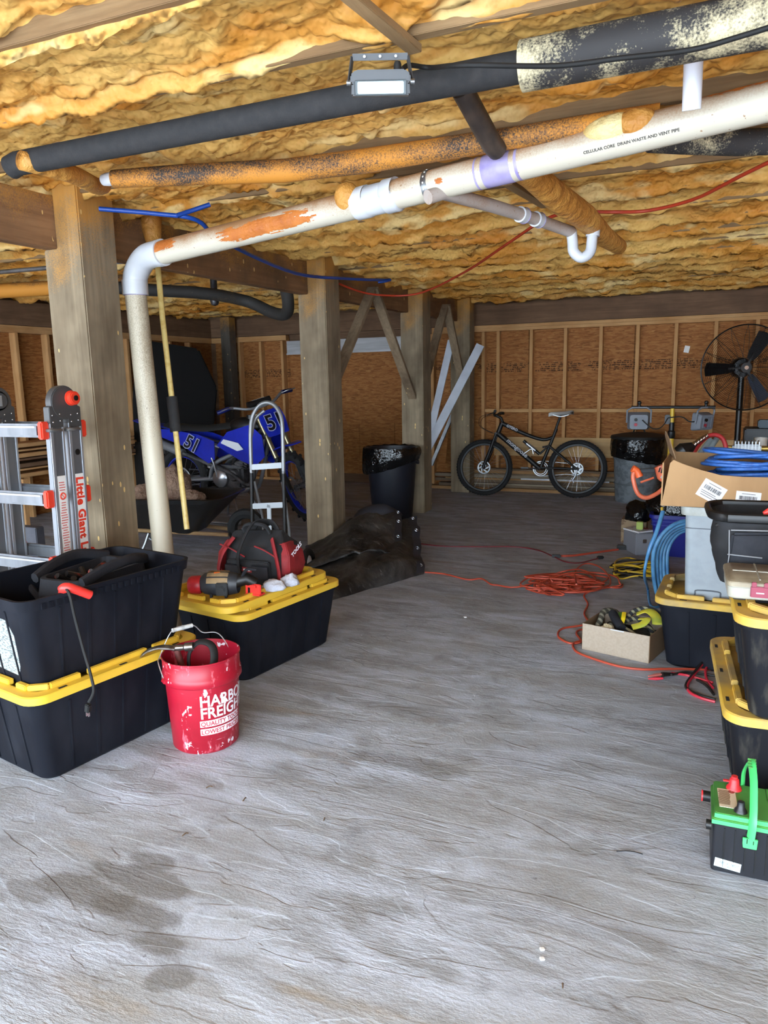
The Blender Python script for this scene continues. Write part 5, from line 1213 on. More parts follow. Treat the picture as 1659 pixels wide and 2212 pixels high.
for i, (y, z) in enumerate(((6.0, .58), (6.0, .68), (6.0, .77))):
    q = MB(); q.box((-6.35, 5.95, z), (.24, 1.9, .018)); tag(q.build('filler_board', HDRY if i % 2 else STUDY, None), ['thin spacer board low in the left board pile', 'thin spacer board midway in the left board pile', 'thin spacer board high in the left board pile'][i], 'board', 'boards piled by the left wall')
# grey cabinet seen through the ladder
q = MB(); q.box((-3.75, 3.05, .30), (.5, .06, .60)); tag(q.build('standing_sheet', mat('slate_panel', L(62, 64, 72), .6, 0, L(74, 76, 84), 10), None, bev=.004), 'slate grey sheet standing behind the ladder', 'sheet')
# ================================================================== right-hand stacks
t5 = tote('dusty black tote with yellow lid at the bottom of the stack behind the green battery', (.325, 2.80, 0), math.radians(3.5), True, TOTED, YELD)
t6 = tote('upper dusty black tote carrying the open tool bag and parts case', (.345, 2.725, .352), math.radians(2.0), True, TOTED, YELD, H=.335)
t7 = tote('black tote with dusty yellow lid under the tall grey bin', (.20, 3.86, 0), math.radians(87), True, TOTEB, YELD)
ZT = .352+.335+.008
# ------------------------------------------------------------------ open tool bag
tbg = thing('open_tool_bag', 'large black open-mouth tool bag with red-handled tools on the upper tote', 'bag', (.235, 2.86, ZT-.012), math.radians(4))
q = MB(); lp = soft_box(.34, .21, .235, .42, .28, 12, .018, 4, .022); lp += [[(x*.94, y*.9, z+.004) for x, y, z in lp[-1]], [(x*.88, y*.8, z-.06) for x, y, z in lp[-1]]]; loft(q, lp); q.build('body', BAGB, tbg, ang=60)
q = MB(); q.tube(cr([(x*1.02, y*1.03, .238) for x, y in rrect(.43, .29, .08, 4)], 2, True), .011, 8, True, flat=1.5); q.build('rim_band', BLACK, tbg)
q = MB(); q.prism([(-.17, .0), (.20, 0), (.20, .19), (-.155, .17)], .018, T(.0, -.135, .02) @ RX(PI/2+.10)); q.build('front_pocket', NAVY, tbg, bev=.008)
for x in (-.165, -.04, .06): 
    q = MB(); q.tube([(x, -.150, .025), (x+.005, -.158, .11), (x, -.162, .20)], .0018, 6); q.build('piping', GREYTRIM, tbg)
q = MB(); q.tube([(-.165, -.155, .115), (-.06, -.162, .110)], .0022, 6); q.tube([(-.16, -.163, .20), (.04, -.165, .205)], .0022, 6); q.build('pocket_edge', GREYTRIM, tbg)
lpz = bpy.data.objects.new('tape_loop', None); COL.objects.link(lpz); lpz.parent = tbg
q = MB(); q.prism([(-.022, 0), (.018, 0), (.03, .055), (-.012, .058)], .006, T(0, -.168, .125) @ RX(PI/2)); q.build('webbing', BLACK, lpz); q = MB(); q.tube([(-.024, -.173, .122), (-.013, -.173, .184)], .003, 6); q.tube([(.019, -.173, .122), (.031, -.173, .182)], .003, 6); q.build('webbing_edge', mat('olive_edge', L(110, 104, 60), .7), lpz)
q = MB(); q.tube(cr([(-.02, -.17, .118), (.01, -.172, .10), (.05, -.17, .09)], 4), .003, 6); q.build('draw_cord', mat('cord_yellow', L(190, 176, 96), .6), lpz)
q = MB(); q.ball((.15, -.170, .17), (.05, .006, .009), 14, 8); q.build('metal_clip', CHROME, tbg)
for i, (x, y, rz, l_) in enumerate(((-.06, -.085, .1, .11), (.08, -.09, -.15, .13), (.02, -.06, .25, .10))):
    q = MB(T(x, y-.03, .252) @ RZ(rz)); q.tube(cr([(0, 0, 0), (l_*.4, 0, .016), (l_, 0, .006)], 5), [.006, .013, .012, .010], 10); q.build('pliers_handle', RM, tbg)
q = MB(); q.tube(cr([(-.20, -.10, .20), (-.12, -.12, .232), (.0, -.125, .225), (.12, -.12, .23)], 5), .008, 8); q.build('zip_edge', BLACK, tbg)
# ------------------------------------------------------------------ parts organiser, jar, teal strip
def glass(name, col, rough=.25, a=.35):
    m, nt, b = newmat(name); b.inputs['Base Color'].default_value = col; b.inputs['Roughness'].default_value = rough; b.inputs['Alpha'].default_value = a; b.inputs['Specular IOR Level'].default_value = .6; return m
CLR = glass('cloudy_clear_plastic', L(196, 192, 178), .35, .62)
org = thing('parts_organizer', 'grubby clear parts organizer case with maroon latch', 'organizer case', (.265, 2.565, ZT+.020), math.radians(2))
q = MB(); R5 = lambda w_, l_, z, r=.02: [(x, y, z) for x, y in rrect(w_, l_, r, 4)]
loft(q, [R5(.36, .22, 0), R5(.375, .235, .006), R5(.378, .238, .040)]); q.build('base', CLR, org, bev=.002)
q = MB(); loft(q, [R5(.384, .244, .041), R5(.384, .244, .055), R5(.36, .22, .062)]); q.build('lid', mat('dusty_clear_lid', L(152, 140, 118), .5, 0, L(120, 108, 88), 12), org, bev=.002)
for x in (-.1, .05):
    q = MB(); q.box((x, 0, .063), (.004, .21, .003)); q.build('lid_rib', CLR, org)
q = MB(); q.box((0, .0, .063), (.34, .004, .003)); q.build('lid_rib', CLR, org)
MRN = mat('maroon_latch', L(134, 44, 66), .5); q = MB(); q.box((-.10, -.124, .030), (.052, .010, .034)); q.box((-.117, -.124, .052), (.014, .010, .016)); q.box((-.083, -.124, .052), (.014, .010, .016)); lt_ = q.build('latch', MRN, org, bev=.002); q = MB(); q.box((-.10, -.130, .028), (.022, .003, .004)); q.build('latch_slot', mat('latch_slot', L(206, 170, 180), .5), lt_)
q = MB()
for i in range(60): q.box((random.uniform(-.17, .17), random.uniform(-.10, .10), random.uniform(.008, .028)), (random.uniform(.006, .03), .006, .006), (random.random(), random.random(), random.random()*3))
hw = q.build('loose_hardware', SIL, org); hw['kind'] = 'stuff'
tl = MB(); tl.box((.36, 2.425, ZT+.012), (.30, .035, .020), (0, 0, .03)); tag(tl.build('teal_box', mat('worn_teal', L(104, 168, 156), .6, 0, L(150, 176, 160), 20), None, bev=.002), 'thin worn teal box under the parts organizer', 'box')
bs_ = MB(); bs_.box((.265, 2.60, ZT+.006), (.33, .16, .026)); tag(bs_.build('flat_case', BLACK, None, bev=.003), 'flat black case hidden beneath the parts organizer', 'case')
jr = thing('screw_jar', 'clear plastic jar with white lid holding loose screws', 'jar', (.275, 2.545, ZT+.083))
q = MB(); q.lathe([(.001, 0), (.044, 0), (.047, .006), (.050, .105), (.047, .105), (.044, .006), (.001, .004)], 28); q.build('jar_body', glass('jar_plastic', L(206, 208, 210), .12, .30), jr)
q = MB(); q.lathe([(.050, .098), (.055, .100), (.055, .114), (.050, .118), (.044, .112), (.001, .112)], 28); q.build('lid', mat('white_jar_lid', L(222, 224, 226), .35), jr)
q = MB()
for i in range(46):
    a = random.random()*6.28; r_ = random.random()*.034; p = Vector((math.cos(a)*r_, math.sin(a)*r_, .008+random.random()*.03)); d_ = Vector((random.uniform(-1, 1), random.uniform(-1, 1), random.uniform(-.4, .6))).normalized()*.013; q.tube([p-d_, p+d_*.6, p+d_*.6, p+d_], [.0016, .0018, .004, .004], 6)
sc_ = q.build('screws', SIL, jr); sc_['kind'] = 'stuff'
q = MB(); q.ball((-.034, -.022, .034), .007, 10, 8); q.build('wood_bead', mat('bead', L(220, 202, 150), .5), jr)

# ------------------------------------------------------------------ car battery
GRN = mat('battery_green', L(76, 142, 66), .45, 0, L(58, 116, 52), 8); GRB = mat('handle_green', L(76, 206, 112), .4)
bt = thing('car_battery', 'black car battery with green top and green carry handle', 'battery', (.205, 2.205, 0), math.radians(1))
BW, BD_, BHt = .27, .185, .152
q = MB(); loft(q, [R5(BW-.02, BD_-.02, 0, .008), R5(BW, BD_, .006, .01), R5(BW, BD_, BHt, .01)]); q.build('case', mat('battery_case', L(22, 23, 29), .4, 0, L(36, 37, 42), 30, .55, .8, (1, 1, .2)), bt, bev=.002)
for i in range(9):
    q = MB(); q.box((-BW/2+.03+i*.027, -BD_/2-.0008, .082), (.003, .003, .12)); q.build('case_rib', BLACK, bt)
q = MB(); loft(q, [R5(BW+.010, BD_+.010, BHt, .012), R5(BW+.010, BD_+.010, BHt+.016, .012), R5(BW-.004, BD_-.004, BHt+.017, .01), R5(BW-.004, BD_-.004, BHt+.032, .01)]); top_ = q.build('top_cover', [GRN], bt, bev=.002)
q = MB(); q.box((0, -BD_/2-.0055, BHt+.008), (BW+.009, .002, .012)); q.box((0, -BD_/2+.001, BHt+.0245), (BW-.004, .002, .012)); q.build('bright_edge', GRB, top_)
ztop = BHt+.0325
q = MB(); q.lathe([(.022, 0), (.020, .006), (.015, .012), (.013, .03), (.009, .034), (.009, .04), (.001, .04)], 20, T(-.078, .06, ztop)); q.box((-.098, .06, ztop+.022), (.02, .008, .004)); q.build('positive_post_cap', mat('terminal_red', L(208, 44, 50), .4), bt)
q = MB(); q.lathe([(.018, 0), (.016, .006), (.011, .012), (.009, .03), (.001, .033)], 20, T(-.066, -.062, ztop)); q.build('negative_post_cap', mat('terminal_black', L(26, 26, 30), .4), bt)
q = MB(); q.box((-.098, -.005, ztop+.0008), (.048, .10, .0012), (0, 0, .04)); lb_ = q.build('warning_label', mat('battery_label', L(214, 202, 176), .6), bt)
q = MB()
for i in range(17): q.box((-.106+random.uniform(-.002, .002), .036-i*.0048, ztop+.0017), (.030, .0022, .0006), (0, 0, .04))
q.build('label_print', mat('label_brown', L(110, 84, 64), .6), lb_); q = MB(); q.lathe([(.001, .0018), (.009, .0018)], 18, T(-.086, .034, ztop)); q.build('label_dot', mat('label_red_dot', L(150, 60, 52), .6), lb_)
for x, s_ in ((.04, .05), (.05, -.045)):
    q = MB(); q.box((x, s_, ztop+.001), (.065, .075, .002)); q.build('vent_cap', GRN, bt, bev=.001)
q = MB(); q.box((.05, -.045, ztop+.0028), (.05, .06, .001)); q.build('grey_label', mat('grey_label', L(110, 134, 116), .6, 0, L(150, 160, 150), 60), bt)
q = MB(); q.tube(cr([(-.04, -BD_/2-.012, BHt-.02), (-.037, -BD_/2-.012, BHt+.03), (-.036, -.07, ztop+.045), (-.036, -.02, ztop+.085), (-.04, .045, ztop+.10), (-.052, .085, ztop+.05), (-.052, BD_/2+.008, BHt+.02)], 6), .013, 8, flat=.3)
hn = q.build('carry_handle', GRB, bt, ang=50)
q = MB(); q.prism([(-.017, 0), (.017, 0), (.019, .03), (-.019, .03), (-.019, .012)], .006, T(-.04, -BD_/2-.008, BHt-.052) @ RX(PI/2)); q.build('handle_tab', GRB, hn, bev=.001)
for x in (-.008, .008): q = MB(); q.box((x-.04, -BD_/2-.0115, BHt-.03), (.002, .002, .014)); q.build('tab_slot', BLACK, hn)
for i in range(4):
    q = MB(); q.box((-.037, .01+i*.013, ztop+.100+i*.002), (.022, .003, .006)); q.build('handle_rib', GRN, hn)
q = MB(); q.cyl((-BW/2-.005, .055, BHt-.005), (-BW/2-.026, .055, BHt-.005), .016, 18); q.build('side_terminal', BLACK, bt); q = MB(); q.cyl((-BW/2-.026, .055, BHt-.005), (-BW/2-.030, .055, BHt-.005), .017, 18); q.build('side_terminal_cap', bpy.data.materials['terminal_red'], bt)
q = MB(); q.cyl((-BW/2-.004, -.075, BHt-.018), (-BW/2-.018, -.075, BHt-.018), .014, 16); q.build('side_terminal', BLACK, bt)
q = MB(); q.box((-.092, -BD_/2-.0018, .032), (.068, .001, .026), (0, .1, 0)); sk = q.build('sticker', mat('pale_sticker', L(206, 224, 226), .5), bt)
text('sticker_print', 'MT X-78DT', .010, mat('sticker_ink', L(76, 90, 96), .6), sk, T(-.113, -BD_/2-.0026, .033) @ RX(PI/2) @ RZ(-.1), .0002); text('sticker_print', 'Blk', .008, bpy.data.materials['sticker_ink'], sk, T(-.093, -BD_/2-.0026, .023) @ RX(PI/2) @ RZ(-.1), .0002)

# ------------------------------------------------------------------ tall grey bin with cardboard box and blue hose
GB = mat('grey_bin_plastic', L(150, 158, 164), .5, 0, L(130, 138, 144), 9, .5, .8); GBR = mat('pale_bin_rim', L(186, 190, 186), .5, 0, L(160, 160, 152), 14)
gb = thing('grey_bin', 'tall grey rectangular plastic bin standing on a yellow lid', 'bin', (.14, 3.86, .340), math.radians(-1))
q = MB(); loft(q, [R5(.40, .30, 0, .03), R5(.43, .33, .40, .03), R5(.43, .33, .43, .03)]); q.build('body', GB, gb, ang=45)
q = MB(); loft(q, [R5(.44, .34, .405, .035), R5(.47, .37, .408, .04), R5(.475, .375, .448, .04), R5(.42, .32, .450, .03)], True, True); q.build('rim', GBR, gb, ang=40)
for x in (-.10, .06):
    q = MB(); q.tube(cr([(x-.055, -.1525, .0), (x-.055, -.153, .03), (x-.045, -.1535, .045), (x+.045, -.1535, .045), (x+.055, -.153, .03), (x+.055, -.1525, 0)], 3), .0035, 6); q.build('molded_arch', mat('grey_groove', L(84, 90, 98), .6) if x < 0 else bpy.data.materials['grey_groove'], gb)
q = MB(); q.box((0, -.163, .345), (.43, .004, .004)); q.build('seam', bpy.data.materials['grey_groove'], gb)
CARD = mat('cardboard', L(172, 134, 92), .8, 0, L(150, 114, 76), 5, .4, .65, (1, 1, .3)); CARDL = mat('pale_cardboard', L(168, 152, 134), .85, 0, L(160, 144, 126), 90); CARDD = mat('dark_cardboard', L(128, 100, 72), .85)
cx0 = Vector((.14, 3.84, .797))
cbx = thing('hose_box', 'torn brown cardboard box full of blue hose on the grey bin', 'box', cx0, math.radians(-2))
hw_, hd2 = .315, .22
def wall_poly(name, pts, M_): q = MB(); q.prism(pts, .006, M_); return q.build(name, CARD, cbx)
wall_poly('front_panel', [(-hw_, 0), (hw_, .012), (hw_, .155), (.15, .150), (.02, .148), (-.07, .152), (-.15, .172), (-.23, .198), (-hw_+.045, .215), (-hw_+.03, .20)], T(0, -hd2, 0) @ RX(PI/2+.02))
wall_poly('back_panel', [(-hw_, 0), (hw_, 0), (hw_, .20), (-hw_, .21)], T(0, hd2, 0) @ RX(PI/2))
wall_poly('side_panel', [(-hd2, 0), (hd2, 0), (hd2, .21), (-hd2, .20)], T(-hw_, 0, 0) @ RZ(PI/2) @ RX(PI/2)); wall_poly('side_panel', [(-hd2, 0), (hd2, 0), (hd2, .20), (-hd2, .155)], T(hw_, 0, 0) @ RZ(PI/2) @ RX(PI/2))
q = MB(); q.box((0, 0, .004), (2*hw_, 2*hd2, .006)); q.build('bottom', CARDD, cbx)
q = MB(); q.prism([(-.10, 0), (.10, 0), (.085, .10), (.02, .13), (-.07, .09)], .005, T(-hw_+.02, .06, .20) @ RZ(PI/2+.2) @ RX(PI/2-.3)); q.build('flap', CARDD, cbx)
PAP = mat('label_paper', L(214, 212, 212), .6); INK = mat('label_ink', L(54, 52, 54), .6)
for (x, z, rot, w_, h_, nm) in ((-.105, .075, -.50, .105, .085, 'shipping_label'), (.045, .045, -.06, .10, .075, 'shipping_label')):
    Ml = T(x, -hd2-.0045, z) @ RX(PI/2+.02) @ RZ(rot); q = MB(Ml); q.box((0, 0, 0), (w_, h_, .001)); lbo = q.build(nm, PAP, cbx)
    q = MB(Ml); xx = -w_*.36
    while xx < w_*.36: 
        bw = random.choice((.0012, .002, .003)); q.box((xx, h_*.12, .001), (bw, h_*.22, .0006)); xx += bw+random.choice((.001, .0016, .0022))
    q.build('barcode', INK, lbo); q = MB(Ml)
    for k, zz in enumerate((.36, -.12, -.22, -.34)): q.box((-.008*(k % 2), h_*zz, .001), (w_*(.55+.1*(k % 3)), .0022, .0006))
    q.build('label_print', INK, lbo)
HB = mat('blue_hose', L(54, 104, 178), .4, 0, L(44, 86, 156), 50); 
hs_ = []
for k in range(11):
    rx = .20-.012*(k % 5)+random.uniform(-.01, .01); ry = .12-.008*(k % 4)+random.uniform(-.01, .01); z0 = .10+.0125*k; ph = random.random()*6
    for j in range(20):
        a = 2*PI*j/20; hs_.append((.05+rx*math.cos(a)+.012*math.sin(a*2+ph), -.02+ry*math.sin(a)+.010*math.cos(a*3+ph), z0+.0125*j/20+.016*math.sin(a+ph)))
q = MB(); q.M = T(*cx0) @ RZ(math.radians(-2)); q.tube(cr(hs_, 3), .0088, 8); tag(q.build('coiled_hose', HB, None, ang=60), 'coiled blue hose heaped in the cardboard box on the grey bin', 'hose')
# loose blue air hose hanging behind the tote
HB2 = mat('air_hose_blue', L(86, 142, 184), .4, 0, L(66, 118, 166), 20)
hh = []; hc = D(1482, 1205, 4.42)
for k in range(5):
    for j in range(20):
        a = .9+2*PI*j/20; kx = (.195-.020*k)+.004*j/20; sy = math.sin(a); kz = (.225-.018*k) if sy > 0 else .40-.02*k
        p = hc+r0*(kx*math.cos(a))+Vector((0, 0, kz*sy))+Vector((0, .03*k*.5+.012*math.sin(a*2+k), 0)); p.z = max(p.z, .014+.012*k); hh.append(p)
q = MB(); q.tube(cr(hh, 4), .0125, 10); tag(q.build('air_hose', HB2, None, ang=60), 'pale blue air hose hung in big loops behind the yellow lid', 'hose')
q = MB(); q.tube(cr([D(1432, 1105, 4.1), D(1418, 1150, 4.05), D(1402, 1190, 4.05), D(1392, 1240, 4.1), G(1398, 1290)+Vector((0, 0, .06)), G(1408, 1315)+Vector((0, 0, .012)), G(1440, 1335)+Vector((0, .3, .012))], 6), [.012]*3+[.008]*5, 10); tag(q.build('hose_whip', HB2, None), 'single strand of pale blue hose dropping to the floor by the rope box', 'hose')
# gear behind the bin: dark crate with things on it
q = MB(); q.box((.32, 5.05, .36), (.80, .50, .72)); tag(q.build('tool_chest', mat('dark_chest', L(19, 19, 22), .5), None, bev=.012), 'dark tool chest standing behind the grey bin', 'chest')
pipe('red_air_hose', [D(1440, 1000, 4.7)+Vector((.1, .1, -.12)), D(1500, 975, 4.7), D(1525, 945, 4.75), D(1548, 940, 4.75), D(1565, 955, 4.75), D(1575, 990, 4.75)+Vector((0, 0, -.04))], .014, mat('red_hose', L(180, 48, 50), .45), 'red hose arching up behind the cardboard box', 'hose', 10, 6)
for i, (x0, y0, x1, y1) in enumerate(((1508, 985, 1535, 950), (1522, 985, 1548, 948))):
    pipe('grey_hose_end', [D(x0, y0, 4.85)+Vector((0, 0, -.06)), D(x0, y0, 4.85), D(x1, y1, 4.9)], .018, mat('grey_hose', L(132, 146, 150), .5), ['upper stub of pale grey hose under the red hose arch', 'lower stub of pale grey hose under the red hose arch'][i], 'hose', 12)
mh = thing('trimmer_head', 'black hose nozzle with chrome fittings behind the cardboard box', 'nozzle', D(1487, 968, 4.65))
q = MB(); q.tube([(-.05, 0, -.04), (-.02, 0, -.015), (.03, .01, .02)], [.05, .055, .02], 14); q.build('nozzle_body', BLACK, mh)
for i in range(5):
    q = MB(); p = Vector((.03+.016*i, .01*i, .02+.012*i)); q.cyl(p, p+Vector((.01, .004, .012)), .018-.001*i, 10); q.build('chrome_fitting', CHROME, mh)
q = MB(); q.box((-.02, .0, -.15), (.05, .05, .22)); q.build('stem', BLACK, mh)
cpv = thing('compressor_motor', 'finned silver compressor motor on the tool chest', 'motor', (D(1612, 975, 4.85).x, D(1612, 975, 4.85).y, .72))
zc = D(1612, 965, 4.85).z-.72
q = MB(); q.box((0, 0, zc-.01), (.17, .10, .06)); q.build('cylinder_block', STEEL, cpv, bev=.012)
for i in range(8): 
    q = MB(); q.box((-.07+i*.02, 0, zc+.012), (.006, .11, .055)); q.build('cooling_fin', SIL, cpv, bev=.001)
q = MB(); q.box((0, 0, (zc-.04)/2), (.20, .14, zc-.04)); q.build('base_block', BLACK, cpv, bev=.006)
q = MB(); q.tube([(-.06, -.08, zc-.09), (-.06, -.08, zc-.035), (.06, -.08, zc-.035), (.06, -.08, zc-.09)], .005, 6); q.build('guard_wire', WHT, cpv)
q = MB(); q.cyl((-.085, 0, zc-.005), (-.12, 0, zc-.005), .012, 10); q.cyl((.085, 0, zc-.01), (.13, 0, zc-.01), .018, 10); q.build('brass_fitting', mat('brass', L(180, 150, 80), .35, .8), cpv)
cu = thing('plastic_cup', 'white plastic cup behind the compressor motor', 'cup', (D(1642, 962, 5.1).x, D(1642, 962, 5.1).y, .72)); zz = D(1642, 945, 5.1).z-.72
q = MB(); q.lathe([(.001, 0), (.035, 0), (.044, zz), (.041, zz), (.033, .004)], 20); q.build('cup_wall', glass('cup', L(206, 200, 190), .3, .8), cu)
q = MB(); q.box((D(1640, 915, 5.6).x+.05, D(1640, 915, 5.6).y, D(1640, 915, 5.6).z), (.12, .12, .06)); tag(q.build('tool_case', mat('teal_dark', L(22, 44, 56), .5), None, bev=.008), 'small dark teal tool case beside the fan pole', 'case')
q = MB(); q.box((D(1640, 915, 5.6).x+.05, D(1640, 915, 5.6).y, (D(1640, 915, 5.6).z-.03)/2), (.3, .3, D(1640, 915, 5.6).z-.032)); tag(q.build('tall_cabinet', bpy.data.materials['dark_chest'], None, bev=.01), 'tall dark cabinet carrying the teal tool case', 'cabinet')
# orange hedge trimmer handle beside the box
ORP = mat('salmon_orange_plastic', L(214, 108, 76), .45, 0, L(196, 92, 62), 10); 
ot = D(1400, 1045, 4.05); hg = thing('hedge_trimmer', 'orange-handled trimmer jutting out beside the cardboard box', 'trimmer', ot)
R_ = lambda x, y, d_=4.05: D(x, y, d_)-ot
q = MB(); q.tube(cr([R_(1370, 1016), R_(1368, 1035), R_(1378, 1066), R_(1398, 1075), R_(1425, 1062), R_(1440, 1045)], 6), .012, 10); q.build('loop_handle', ORP, hg, ang=60)
q = MB(); q.tube(cr([R_(1366, 1012), R_(1376, 1018), R_(1382, 1030)], 4), .020, 10); q.build('handle_corner', mat('bright_orange_plastic', L(228, 98, 48), .45), hg)
q = MB(); q.tube([R_(1376, 1018), R_(1412, 1016)], .014, 10); q.build('rear_grip', mat('grip_grey', L(62, 66, 70), .6), hg); q = MB(); q.tube([R_(1384, 1042), R_(1412, 1032)], .006, 8); q.build('trigger', ORP, hg)
q = MB(); q.tube([R_(1426, 1005), R_(1436, 1025), R_(1450, 1040)], [.035, .045, .035], 12); q.build('motor_shroud', ORP, hg); 
for i in range(3): q = MB(); q.tube([R_(1426+i*5, 1010+i*2, 3.99), R_(1423+i*5, 1020+i*2, 3.99)], .004, 6); q.build('vent_slot', BLACK, hg)
q = MB(); q.tube([R_(1428, 1030, 3.99), R_(1438, 1035, 3.99)], .007, 8); q.build('white_badge', WHT, hg)
q = MB(); q.tube([R_(1445, 1040), Vector((.05, 4.9, .742))-ot], .02, 8); q.build('blade_bar', STEEL, hg)

# ------------------------------------------------------------------ rope box on the floor
rbx = thing('rope_box', 'small open cardboard box of ropes and yellow straps on the floor', 'box', (-.338, 3.865, 0), math.radians(-15))
bw, bd2, bh = .172, .145, .14
def card(name, c, s, m=CARDL): q = MB(); q.box(c, s); return q.build(name, m, rbx, bev=.001)
card('front_panel', (0, -bd2, bh/2), (2*bw, .005, bh)); card('back_panel', (0, bd2, bh/2), (2*bw, .005, bh)); card('side_panel', (-bw, 0, bh/2), (.005, 2*bd2, bh), CARDD); card('side_panel', (bw, 0, bh/2), (.005, 2*bd2, bh), CARDD); card('bottom', (0, 0, .003), (2*bw, 2*bd2, .005), CARDD)  # sides darker than the front: their shade is put into the cardboard colour
card('tape', (.01, -bd2-.003, bh-.003), (.07, .002, .006), WHT)
def m_rope(name, a, b):
    m, nt, bb = newmat(name); wv = nd(nt, 'ShaderNodeTexWave', bands_direction='DIAGONAL'); wv.inputs['Scale'].default_value = 12; wv.inputs['Distortion'].default_value = 2; nt.links.new(coords(nt), wv.inputs['Vector'])
    nt.links.new(mix(nt, ramp(nt, wv.outputs['Fac'], [(.6, 0.0), (.7, 1.0)]), a, b), bb.inputs['Base Color']); bb.inputs['Roughness'].default_value = .8; return m
ROPE = m_rope('black_tracer_rope', L(34, 36, 42), L(134, 128, 100)); ROPE2 = m_rope('olive_braid', L(58, 54, 44), L(120, 116, 100))
Mr = T(-.338, 3.865, 0) @ RZ(math.radians(-15))
def inbox(name, pts, r, m, lab, cat, flat=1, n=10):
    q = MB(Mr); q.tube(cr(pts, 6), r, n, flat=flat); return tag(q.build(name, m, None, ang=60), lab, cat)
inbox('braided_rope', [(-.14, -.11, .06), (-.12, -.05, .13), (-.13, .03, .165), (-.09, .09, .15), (-.06, .03, .12), (-.09, -.04, .10), (-.05, -.09, .09)], .016, ROPE2, 'olive braided rope looping at the end of the rope box', 'rope')
inbox('tracer_rope', [(-.02, -.10, .115), (.05, -.11, .11), (.12, -.10, .10), (.15, -.03, .10), (.10, .05, .12), (.02, .08, .14), (-.03, .02, .12), (.04, -.05, .11), (.11, -.06, .10)], .013, ROPE, 'black tracer rope lying at the front of the rope box', 'rope')
inbox('tracer_rope', [(-.02, .06, .13), (.0, .11, .17), (.06, .15, .185), (.13, .14, .17), (.19, .12, .13), (.24, .10, .06)], .012, ROPE, 'black tracer rope arching over the back of the rope box', 'rope')
inbox('grey_tube', [(-.09, .05, .155), (-.05, -.01, .145), (.0, -.06, .12)], .024, NAVY, 'dark ribbed tube lying in the rope box', 'tube')
YST = mat('yellow_strap', L(204, 188, 50), .5, 0, L(160, 170, 70), 12)
inbox('yellow_strap', [(.02, .10, .16), (.07, .11, .185), (.12, .08, .175), (.15, .03, .15)], .026, YST, 'broad yellow strap draped over the rope box', 'strap', .25); inbox('yellow_strap', [(.06, .03, .16), (.10, .02, .17), (.09, -.02, .15), (.05, -.05, .135)], .020, YST, 'yellow strap end curling into the rope box', 'strap', .25)
inbox('yellow_label', [(-.03, .05, .172), (-.015, .0, .16), (-.01, -.03, .14)], .011, mat('bright_yellow_tag', L(226, 196, 34), .5), 'bright yellow folded tag in the rope box', 'tag', .3); inbox('green_bag', [(-.07, .09, .15), (-.045, .06, .145), (-.03, .03, .12)], .022, mat('green_bag', L(96, 160, 66), .5), 'small green packet in the rope box', 'packet', .3)
crumple('pale_glove', tuple(Mr @ Vector((-.06, -.10, .085))), (.035, .025, .045), mat('pale_leather', L(186, 170, 134), .8), 'pale leather glove tucked at the front of the rope box', 'glove', 21)
q = MB(Mr); q.box((.0, .0, .05), (.30, .25, .08)); tag(q.build('rope_bundle', mat('dark_rope_fill', L(30, 31, 34), .9, 0, L(60, 60, 58), 40), None, bev=.02), 'dark tangled webbing filling the bottom of the rope box', 'webbing')

# ------------------------------------------------------------------ cords on the floor
def cordline(name, px, r, m, lab, z=None, sp=6, group=None):
    pts = []
    for i, p in enumerate(px):
        zz = (p[2] if len(p) > 2 else 0)+r+.0005; g = G(p[0], p[1], zz); pts.append(g)
    q = MB(); q.tube(cr(pts, sp), r, 8); return tag(q.build(name, m, None, ang=60), lab, 'cord', group)
ORF = mat('orange_floor_cord', L(178, 70, 48), .45); ORR = .0058
tang = [(918, 1236), (960, 1240), (1010, 1252), (1040, 1250), (1060, 1262)]
random.seed(5)
pile = []
for k in range(15):
    cx_, cy_ = random.uniform(1170, 1265), random.uniform(1247, 1270); rx_, ry_ = random.uniform(30, 88), random.uniform(7, 19); ph = random.random()*6
    for j in range(9):
        a = ph+2*PI*j/9*random.uniform(.95, 1.05); pile.append((min(cx_+rx_*math.cos(a), 1338), cy_+ry_*math.sin(a)+random.uniform(-3, 3), random.uniform(0, .045)))
tang += [(1075, 1264), (1120, 1268, .01)]+pile+[(1330, 1270, .01), (1345, 1262, .0)]
cordline('orange_extension_cord', tang, ORR, ORF, 'tangled pile of orange extension cord trailing from under the tarp', sp=4)
cordline('orange_cord_loop', [(1245, 1262, .06), (1243, 1235, .03), (1262, 1218, .02), (1290, 1222, .02), (1312, 1240, .02), (1318, 1262, .02), (1290, 1272, .03), (1262, 1285, .01), (1270, 1305), (1262, 1325), (1270, 1340)], ORR, ORF, 'orange cord loop rising over the tangled pile')
cordline('orange_front_cord', [(1300, 1332, .0), (1265, 1349), (1215, 1358), (1206, 1375), (1230, 1389), (1255, 1386), (1245, 1368), (1255, 1360), (1275, 1362)], ORR, ORF, 'orange cord curl beside the rope box')
cordline('orange_long_cord', [(1290, 1378), (1255, 1384), (1238, 1392), (1246, 1408), (1285, 1424), (1340, 1440), (1390, 1446), (1440, 1445), (1520, 1446), (1560, 1448)], .0062, ORF, 'orange cord running past the front of the rope box')
RB = mat('dark_red_cord', L(112, 34, 40), .5)
cordline('dark_red_cord', [(880, 1168), (905, 1174), (960, 1180), (1040, 1181), (1110, 1181), (1160, 1188), (1195, 1202), (1220, 1213), (1250, 1216), (1285, 1208), (1294, 1205)], .0055, RB, 'thin dark red cord crossing the floor to a black plug')
q = MB(); p = G(1297, 1204, .012); q.box(p, (.05, .03, .024), (0, 0, .4)); tag(q.build('black_plug', BLACK, None, bev=.006), 'black plug at the end of the dark red cord', 'plug')
